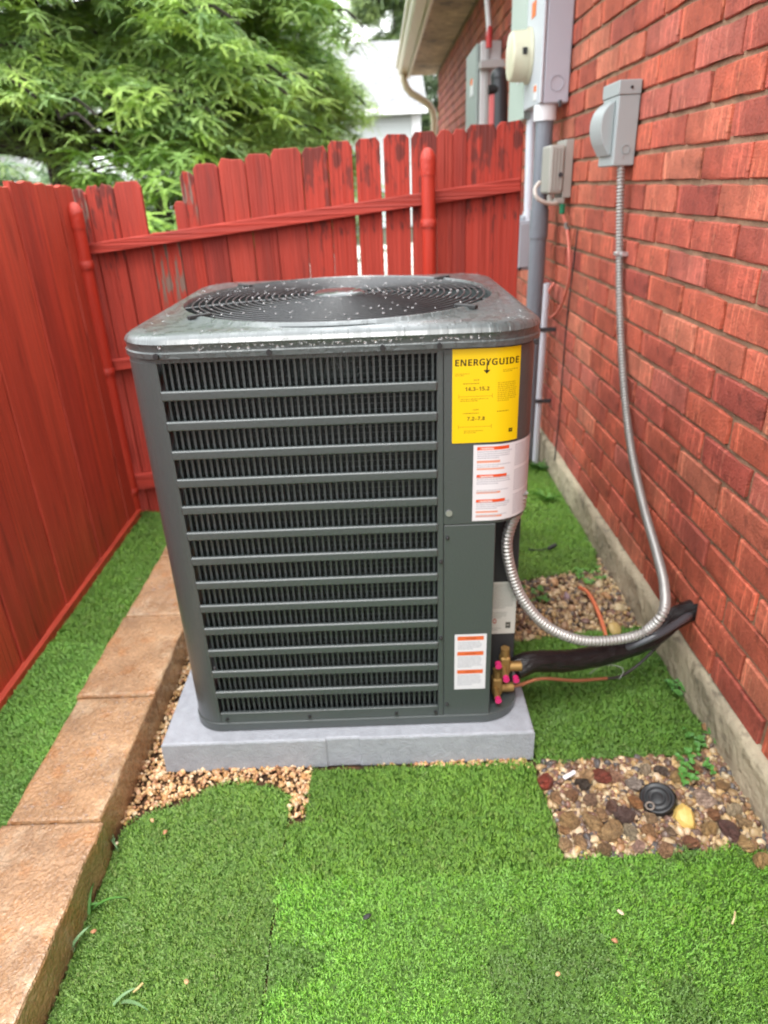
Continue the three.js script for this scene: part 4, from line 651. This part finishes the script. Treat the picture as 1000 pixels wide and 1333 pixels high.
// ---------------------------------------------------------------- pipes and boxes on the wall
const whipPath = [atX(808.5, 212, 0.722), atX(808, 240, 0.725), atX(806.5, 330, 0.738), atX(807, 400, 0.738), atX(812, 500, 0.736), atX(821, 580, 0.728), atX(838, 660, 0.715), atX(855, 720, 0.70), atX(865, 765, 0.675), atX(862, 800, 0.635), atZ(838, 823, 1.36), atZ(800, 833, 1.34), atZ(755, 833, 1.325), atZ(712, 815, 1.31), atZ(680, 779, 1.295), atZ(664, 738, 1.285), atZ(660, 705, 1.28), atZ(666, 681, 1.275), atZ(674, 664, 1.27), atZ(680, 640, 1.265)];
{
  const t = thing('flexible_conduit', 'ribbed grey metal conduit looping from the wall disconnect to the unit', 'conduit', whipPath[6].clone());
  part(t, 'conduit', tube(whipPath, 0.0108, 12, 620, (d) => 1 + 0.2 * Math.cos(d * 6.2832 / 0.0095)), std(lin(0.4, 0.39, 0.37), { metalness: 0.5, roughness: 0.4 }));
  part(t, 'strap', [box(whipPath[2].x - 0.015, whipPath[2].x + 0.016, whipPath[2].y - 0.006, whipPath[2].y + 0.006, -whipPath[2].z - 0.014, -whipPath[2].z + 0.014, 0.003), cyl(0.004, 0.008, whipPath[2].clone().add(V3(0, 0, 0.022)), 'x', 10), box(whipPath[2].x - 0.002, whipPath[2].x + 0.017, whipPath[2].y - 0.006, whipPath[2].y + 0.006, -whipPath[2].z - 0.03, -whipPath[2].z - 0.012, 0.001)], steel([0.6, 0.6, 0.6]));
  part(t, 'connector', [cyl(0.0145, 0.022, whipPath[0].clone().add(V3(0, 0.006, 0)), 'y', 8), cyl(0.017, 0.008, whipPath[0].clone().add(V3(0, 0.014, 0)), 'y', 6)], steel([0.4, 0.4, 0.4]));
}
{
  const a = V3(0.285, 0.175, -1.30), h = atX(899, 800, 0.752);
  const t = thing('insulated_pipe', 'thick black insulated pipe running from the unit valves into the wall', 'pipe', a.clone());
  const path = [a, atZ(690, 862, 1.31), atZ(740, 860, 1.335), atZ(800, 848, 1.37), atZ(850, 828, 1.40), h.clone().add(V3(-0.03, -0.003, 0.0)), h.clone().add(V3(0.06, 0.02, -0.02))];
  part(t, 'insulation', tube(path, 0.0265, 16, 90, (d) => 1 + 0.03 * Math.sin(d * 90) * Math.sin(d * 37)), phy(lin(0.008, 0.008, 0.009), { roughness: 0.28, bumpMap: rep(nMid, 2, 3), bumpScale: 0.004 }));
  const s = thing('drain_hose', 'smooth grey hose lying over the black pipe into the wall', 'hose', atZ(800, 842, 1.34));
  part(s, 'hose', tube([atZ(800, 850, 1.38), atZ(818, 842, 1.362), atZ(836, 835, 1.355), atZ(858, 825, 1.357), atX(890, 806, 0.715), atX(904, 796, 0.775)], 0.0095, 12, 60), phy(lin(0.07, 0.075, 0.085), { roughness: 0.25 }));
  const c = thing('copper_pipe', 'thin bare copper pipe below the black insulated pipe', 'pipe', V3(0.29, 0.137, -1.285));
  part(c, 'copper', tube([V3(0.25, 0.137, -1.285), V3(0.29, 0.137, -1.285), atZ(700, 884, 1.29), atZ(750, 886, 1.32), atZ(790, 883, 1.35)], 0.0042, 10, 60), copper);
  part(c, 'sleeve', tube([atZ(785, 883.5, 1.347), atZ(806, 881, 1.36), atZ(830, 866, 1.38), atZ(852, 845, 1.39), atX(880, 815, 0.735)], 0.0036, 8, 60), std(lin(0.03, 0.028, 0.026), { roughness: 0.4 }));
  part(c, 'tie', tube([atZ(806, 884, 1.35), atZ(812, 872, 1.35), atZ(800, 866, 1.352), atZ(780, 868, 1.354), atZ(768, 877, 1.35)], 0.0012, 6, 80), std(lin(0.25, 0.27, 0.24)));
}
const boxMat = greyPaint([0.36, 0.4, 0.4]);
{
  const p = V3(0.7225, 1.35, -2.31), t = thing('disconnect_box', 'grey disconnect box with curved cover above the ribbed conduit', 'electrical box', p);
  part(t, 'body', box(0.693, WX - 0.001, 1.246, 1.425, 2.236, 2.385, 0.004, 2), boxMat);
  part(t, 'hood', box(0.690, WX - 0.001, 1.425, 1.462, 2.233, 2.388, 0.004, 2), boxMat);
  const s = new THREE.Shape(); s.moveTo(0, 1.415); s.bezierCurveTo(-0.042, 1.40, -0.046, 1.345, -0.026, 1.305); s.lineTo(-0.008, 1.275); s.lineTo(0, 1.275);
  part(t, 'cover', metreUV(new THREE.ExtrudeGeometry(s, { depth: 0.11, bevelEnabled: true, bevelSize: 0.003, bevelThickness: 0.003, bevelOffset: -0.003, curveSegments: 14 }).translate(0.6925, 0, -2.372)), boxMat);
  part(t, 'knockout', new THREE.TorusGeometry(0.012, 0.0013, 6, 24).translate(0.727, 1.288, -2.2345), boxMat);
  part(t, 'screw', cyl(0.004, 0.003, V3(0.726, 1.443, -2.232), 'z', 10), screwMat);
}
const lavender = greyPaint([0.47, 0.48, 0.54]), paleGreen = greyPaint([0.46, 0.56, 0.5]), darkGrey = std(lin(0.045, 0.05, 0.056), { roughness: 0.4 }), orangeSt = std(lin(0.8, 0.2, 0.05)), whitePl = std(lin(0.75, 0.77, 0.78), { roughness: 0.4 });
{
  const t = thing('meter_cabinet', 'tall lavender grey electrical cabinet at the top of the wall', 'electrical cabinet', V3(0.7, 1.48, -3.2));
  part(t, 'body', box(0.655, WX - 0.001, 1.482, 2.2, 3.06, 3.37, 0.008, 2), lavender);
  part(t, 'door', box(0.640, 0.6535, 1.484, 2.2, 3.057, 3.373, 0.006, 2), greyPaint([0.56, 0.6, 0.64]));
  part(t, 'knockout', new THREE.TorusGeometry(0.026, 0.0018, 6, 30).translate(0.705, 1.548, -3.0585), lavender);
  part(t, 'sticker', box(0.637, 0.6395, 1.50, 1.555, 3.10, 3.16, 0), whitePl); part(t, 'sticker', box(0.6355, 0.637, 1.53, 1.55, 3.11, 3.15, 0), orangeSt); part(t, 'sticker', box(0.6375, 0.6395, 1.79, 1.84, 3.2, 3.27, 0), orangeSt);
  part(t, 'latch', box(0.715, 0.727, 1.468, 1.492, 3.05, 3.06, 0.003), darkGrey);
  const m = thing('round_meter', 'cream round meter sticking out from the grey cabinet', 'meter', atZ(680, 73, 3.3));
  const my = atZ(680, 73, 3.28).y, cm = std(lin(0.66, 0.65, 0.48), { roughness: 0.35 });
  part(m, 'housing', new THREE.LatheGeometry([[0.098, 0.0], [0.098, 0.012], [0.09, 0.014], [0.088, 0.07], [0.08, 0.082], [0, 0.084]].map((p) => new THREE.Vector2(...p)), 40).rotateZ(Math.PI / 2).translate(0.639, my, -3.29), cm);
  part(m, 'window', box(0.595, 0.612, my - 0.005, my + 0.018, 3.192, 3.205, 0.002), std(lin(0.02, 0.02, 0.02)));
  const g = thing('meter_socket', 'pale green metal enclosure behind the round meter', 'electrical cabinet', V3(0.7, 1.46, -3.6));
  part(g, 'body', box(0.655, WX - 0.001, 1.455, 2.25, 3.40, 3.74, 0.006, 2), greyPaint([0.34, 0.42, 0.4])); part(g, 'door', box(0.640, 0.6535, 1.455, 2.25, 3.39, 3.75, 0.006, 2), paleGreen);
  part(g, 'sticker', box(0.6375, 0.6395, 1.60, 1.66, 3.46, 3.54, 0), whitePl); part(g, 'sticker', box(0.636, 0.6375, 1.625, 1.645, 3.47, 3.53, 0), orangeSt);
}
{
  const t = thing('service_conduit', 'thick grey conduit rising from the ground to the lavender cabinet', 'conduit', V3(0.672, 0, -3.12)), m = greyPaint([0.2, 0.22, 0.25]);
  part(t, 'pipe', tube([V3(0.679, -0.02, -3.12), V3(0.679, 0.5, -3.12), V3(0.679, 1.0, -3.12), V3(0.679, 1.46, -3.12)], 0.035, 24, 6), m);
  part(t, 'coupling', cyl(0.039, 0.11, V3(0.679, 1.05, -3.12), 'y', 24), m); part(t, 'collar', cyl(0.045, 0.055, V3(0.679, 1.455, -3.12), 'y', 24), whitePl);
  const s = thing('thin_conduit', 'thin pale conduit in front of the thick grey conduit, by the ground', 'conduit', V3(0.712, 0, -3.03));
  part(s, 'pipe', tube([V3(0.705, 0, -3.03), V3(0.705, 0.4, -3.03), V3(0.708, 0.82, -3.03)], 0.014, 12, 8), greyPaint([0.6, 0.62, 0.68])); for (const y of [0.3, 0.62]) part(s, 'strap', box(0.685, 0.755, y, y + 0.018, 3.012, 3.02, 0.002), darkGrey);
  const w = thing('white_conduit', 'white conduit left of the thick grey one, above a grey junction box', 'conduit', atZ(692, 220, 3.42)), c = atZ(692, 160, 3.42), d = atZ(688, 288, 3.42);
  part(w, 'pipe', tube([c.clone().add(V3(0, 0.06, 0)), c, d], 0.022, 14, 8), greyPaint([0.66, 0.7, 0.76])); part(w, 'coupling', cyl(0.027, 0.04, d.clone().add(V3(0, 0.02, 0)), 'y', 14), greyPaint([0.66, 0.7, 0.76]));
  const a = atZ(676, 283, 3.38), b = atZ(700, 351, 3.38), j = thing('junction_box', 'small grey junction box below the white conduit', 'electrical box', a.clone());
  part(j, 'body', box(a.x, b.x, b.y, a.y - 0.015, 3.38, 3.52, 0.006, 2), greyPaint([0.36, 0.38, 0.42])); part(j, 'lid', box(a.x + 0.005, b.x - 0.005, b.y + 0.012, a.y - 0.026, 3.375, 3.381, 0.003), greyPaint([0.42, 0.44, 0.48])); part(j, 'neck', box(a.x + 0.018, b.x - 0.018, a.y - 0.017, a.y + 0.005, 3.40, 3.48, 0.008), greyPaint([0.36, 0.38, 0.42]));
  part(j, 'screw', cyl(0.008, 0.006, V3(a.x + 0.012, b.y + 0.006, -3.374), 'z', 10), screwMat);
}
{
  const t = thing('cable_box', 'small warm grey plastic cable box with ribs beside the thick conduit', 'electrical box', V3(0.71, 1.24, -2.98)), m = greyPaint([0.4, 0.39, 0.35]);
  part(t, 'back', box(0.722, WX - 0.001, 1.150, 1.352, 2.926, 3.07, 0.004, 2), m);
  part(t, 'cover', box(0.664, 0.7215, 1.166, 1.335, 2.922, 3.065, 0.010, 3), m);
  for (let k = 0; k < 4; k++) part(t, 'rib', box(0.672 + k * 0.0125, 0.678 + k * 0.0125, 1.178, 1.325, 2.918, 2.9235, 0.002), m);
  part(t, 'gland', [box(0.69, 0.735, 1.128, 1.152, 2.93, 2.99, 0.006), cyl(0.012, 0.03, V3(0.68, 1.15, -2.95), 'y', 12)], m);
  part(t, 'lock', cyl(0.009, 0.006, V3(0.708, 1.232, -2.919), 'z', 12), darkGrey);
  const w = thing('white_cable', 'short white cable curling left out of the cable box', 'cable', atZ(705, 255, 2.9));
  part(w, 'cable', tube([atZ(703, 237, 2.95), atZ(697, 245, 2.93), atZ(698, 256, 2.91), atZ(708, 263, 2.91), atZ(722, 265, 2.93), atZ(730, 260, 2.95)], 0.0075, 10, 80), std(lin(0.62, 0.58, 0.52)));
  const g = thing('ground_wire', 'pink cable with green connector hanging from the cable box', 'cable', atZ(734, 275, 2.93));
  part(g, 'connector', cyl(0.011, 0.035, atZ(732, 272, 2.93), 'y', 12), std(lin(0.01, 0.2, 0.09))); part(g, 'crimp', [cyl(0.008, 0.02, atZ(737, 293, 2.9), 'y', 8), cyl(0.011, 0.008, atZ(739, 297, 2.9), 'y', 6)], steel([0.3, 0.28, 0.26], 0.5));
  part(g, 'cable', tube([atZ(733, 280, 2.92), atZ(738, 298, 2.9), atX(741, 330, 0.735), atX(741, 360, 0.74), atX(732, 395, 0.74), atX(722, 410, 0.735), atX(713, 412, 0.725), atX(711, 400, 0.72), atX(717, 375, 0.72), atX(722, 368, 0.735)], 0.006, 8, 60), std(lin(0.62, 0.17, 0.12), { roughness: 0.45 }));
}
{
  const Z = 4.7, a = atZ(626, 53, Z), b = atZ(655, 160, Z), t = thing('telecom_box', 'far pale grey utility box with dark green door behind the back fence', 'electrical box', V3(0.7, b.y, -Z));
  part(t, 'body', box(a.x, WX - 0.001, b.y - 0.08, a.y, Z, Z + 0.5, 0.012, 2), greyPaint([0.62, 0.61, 0.61])); part(t, 'door', box(a.x - 0.025, a.x - 0.001, b.y - 0.08, a.y - 0.01, Z + 0.01, Z + 0.49, 0.01, 2), greyPaint([0.3, 0.36, 0.34]));
  part(t, 'trim', box(a.x + 0.03, a.x + 0.052, b.y - 0.07, a.y - 0.03, Z - 0.012, Z - 0.001, 0.004), greyPaint([0.4, 0.39, 0.38])); part(t, 'sticker', box(a.x - 0.0285, a.x - 0.026, b.y + 0.16, b.y + 0.24, Z + 0.1, Z + 0.25, 0), whitePl); part(t, 'sticker', box(a.x - 0.030, a.x - 0.0285, b.y + 0.22, b.y + 0.25, Z + 0.12, Z + 0.23, 0), orangeSt);
  const Zp = Z - 0.06, p0 = atZ(637, 130, Zp), p1 = atZ(637, 40, Zp), p2 = atZ(633, -20, Zp), c = thing('mast_conduit', 'slim white and red conduit rising from the far utility box', 'conduit', p0.clone());
  part(c, 'pipe', tube([p1.clone().add(V3(0, -0.06, 0)), p1, p2, p2.clone().add(V3(0, 0.12, 0))], 0.016, 10, 8), whitePl); part(c, 'red_tape', cyl(0.0175, 0.10, p1.clone().add(V3(0, -0.03, 0)), 'y', 12), std(lin(0.6, 0.06, 0.06)));
  part(c, 'bracket', box(p1.x - 0.05, p1.x + 0.10, p1.y - 0.18, p1.y - 0.14, Zp - 0.02, Zp + 0.06, 0.006), greyPaint([0.45, 0.44, 0.43]));
  const Zc = 4.3, q0 = atZ(650, 175, Zc), q1 = atZ(650, 100, Zc), d = thing('vent_pipe', 'short dark grey pipe stub in front of the far utility box', 'pipe', q0.clone());
  part(d, 'pipe', tube([q0.clone().add(V3(0, -0.3, 0)), q0, q1], 0.044, 18, 8), darkGrey); part(d, 'opening', cyl(0.024, 0.05, q1.clone().add(V3(-0.035, -0.06, 0.02)), 'x', 16), std(lin(0.01, 0.01, 0.01))); part(d, 'elbow', new THREE.SphereGeometry(0.046, 16, 10).translate(q1.x, q1.y, q1.z), darkGrey);
  part(d, 'pink_tape', box(q0.x - 0.062, q0.x - 0.035, q0.y - 0.05, atZ(650, 122, Zc).y, Zc - 0.03, Zc - 0.005, 0.004), std(lin(0.75, 0.2, 0.2)));
}

// ---------------------------------------------------------------- weeds, leaves and litter
function weed(name, label, p, blades, color, seed, round = 0, group) {
  const t = thing(name, label, 'weed', p, group), r = rng(seed), m = phy(lin(...color), { roughness: 0.5, side: THREE.DoubleSide, transmission: 0.25, thickness: 0 });
  for (let k = 0; k < blades; k++) {
    const a = r() * 6.283, L = (round ? 0.019 : 0.06) * (0.6 + 0.7 * r()), w = round ? L * 0.45 : 0.003 + 0.0015 * r(), up = round ? 0.5 + 0.5 * r() : 0.9 + 0.5 * r(), P = [], I = [], n = 6, x0 = (r() - 0.5) * (round ? round : 0.02), z0 = (r() - 0.5) * (round ? round : 0.02);
    for (let i = 0; i <= n; i++) { const s = i / n, rr = L * s, y = L * up * s - L * 0.75 * s * s + (round ? 0.012 + r() * 0.004 : 0), ww = w * (round ? Math.sin(Math.PI * Math.min(0.97, 0.06 + s)) : (1 - s * s) * 0.9 + 0.05); P.push(p.x + x0 + Math.cos(a) * rr - Math.sin(a) * ww, p.y + y + 0.004, p.z + z0 + Math.sin(a) * rr + Math.cos(a) * ww, p.x + x0 + Math.cos(a) * rr, p.y + y, p.z + z0 + Math.sin(a) * rr, p.x + x0 + Math.cos(a) * rr + Math.sin(a) * ww, p.y + y + 0.004, p.z + z0 + Math.sin(a) * rr - Math.cos(a) * ww); }
    for (let i = 0; i < n; i++) for (let j = 0; j < 2; j++) { const q = i * 3 + j; I.push(q, q + 1, q + 3, q + 1, q + 4, q + 3); }
    const g = new THREE.BufferGeometry(); g.setAttribute('position', new THREE.Float32BufferAttribute(P, 3)); g.setIndex(I); g.computeVertexNormals(); part(t, 'leaf', g, m);
  }
}
const gr = [0.1, 0.28, 0.05], pale = [0.2, 0.36, 0.16];
weed('grass_weed', 'long pale grass blades by the kerb joint near the gravel', atY(142, 1098, 0.01), 5, pale, 1);
weed('grass_weed', 'grass blades against the kerb block, middle tuft of three', atY(112, 1190, 0.01), 6, gr, 2);
weed('grass_weed', 'grass blades against the kerb block, nearest to the bottom left corner', atY(92, 1240, 0.01), 5, pale, 3);
weed('grass_weed', 'single pale grass blade lying on turf at the bottom edge', atY(152, 1310, 0.012), 2, pale, 4);
weed('clover', 'green clover leaves in the stones beside the foundation', atY(900, 1003, 0.012), 26, [0.1, 0.3, 0.05], 5, 0.08);
weed('clover', 'small clover sprigs along the foundation right of the turf mat', atY(918, 968, 0.01), 18, [0.08, 0.24, 0.04], 6, 0.07);
weed('clover', 'tiny leaves by the foundation above the clover', atY(880, 905, 0.01), 14, [0.09, 0.26, 0.05], 7, 0.07);
weed('clover', 'low green leaves at the far edge of the gravel patch', atY(768, 755, 0.01), 22, [0.12, 0.3, 0.05], 8, 0.10);
weed('clover', 'leafy weeds beside the unit under the curved conduit', atY(693, 780, 0.01), 26, [0.07, 0.2, 0.03], 9, 0.09);
weed('grass_weed', 'bright grass tuft on the turf by the conduits', atY(712, 652, 0.01), 26, [0.14, 0.34, 0.04], 10, 0);
weed('grass_weed', 'grass tuft at the foot of the thick grey conduit', atY(703, 612, 0.01), 30, [0.08, 0.22, 0.03], 11, 0);
weed('grass_weed', 'grass tuft at the foot of the left corner post', atY(178, 676, SY), 12, [0.1, 0.22, 0.04], 12, 0);
{
  const r = rng(55), m = [[0.5, 0.32, 0.16], [0.42, 0.2, 0.1], [0.6, 0.5, 0.34]].map((c) => std(lin(...c), { roughness: 0.6 })), shapes = [31, 32, 33].map((s) => stoneGeo(s, 1, 0.5, 0.7, 1));
  const spots = [[198, 1068, 'tan fallen pebble on turf near the gravel, left'], [215, 1083, 'tan fallen pebble on turf near the gravel, right'], [152, 1098, 'orange chip on turf touching the kerb'], [243, 1277, 'reddish chip on the turf near the bottom left'], [122, 1212, 'tan crumb on turf close to the kerb side'], [808, 1187, 'pale crumb on the right part of the turf'], [727, 1268, 'pale crumb on the turf at the bottom'], [800, 1224, 'orange crumb on the turf at the right']];
  spots.forEach(([u, v, label], i) => { const p = atY(u, v, 0.026), t = thing('stone_chip', label, 'chip', p); const q = shadows(new THREE.Mesh(shapes[i % 3], m[i % 3])); q.name = 'chip'; q.scale.setScalar(0.005 + r() * 0.003); q.rotation.y = r() * 6; t.add(q); });
  const b = thing('black_scrap', 'tiny black scrap lying on the front turf', 'scrap', atY(478, 1193, 0.03)); const q = shadows(new THREE.Mesh(stoneGeo(91, 0.009, 0.004, 0.006, 1), acDark)); q.name = 'scrap'; q.rotation.y = 0.7; b.add(q);
  const w = thing('twig', 'short pale twig on the turf at the right', 'twig', atY(955, 1195, 0.028)); part(w, 'twig', tube([atY(953, 1203, 0.026), atY(956, 1195, 0.032), atY(957, 1187, 0.03)], 0.0018, 6, 200), std(lin(0.6, 0.5, 0.26)));
  const w2 = thing('twig', 'short pale twig on the turf near the kerb', 'twig', atY(180, 1286, 0.028)); part(w2, 'twig', tube([atY(174, 1291, 0.024), atY(180, 1286, 0.03), atY(186, 1280, 0.028)], 0.0022, 6, 200), std(lin(0.55, 0.46, 0.2)));
  const s = thing('black_stub', 'small black stub with thin wire on the turf seam by the unit', 'cable', atY(718, 712, 0.02)); part(s, 'stub', tube([atY(714, 714, 0.02), atY(724, 709, 0.03)], 0.007, 8, 100), acDark); part(s, 'wire', tube([atY(714, 714, 0.022), atY(700, 716, 0.02), atY(688, 715, 0.016)], 0.0025, 6, 100), acDark);
}

renderer.render(scene, camera);
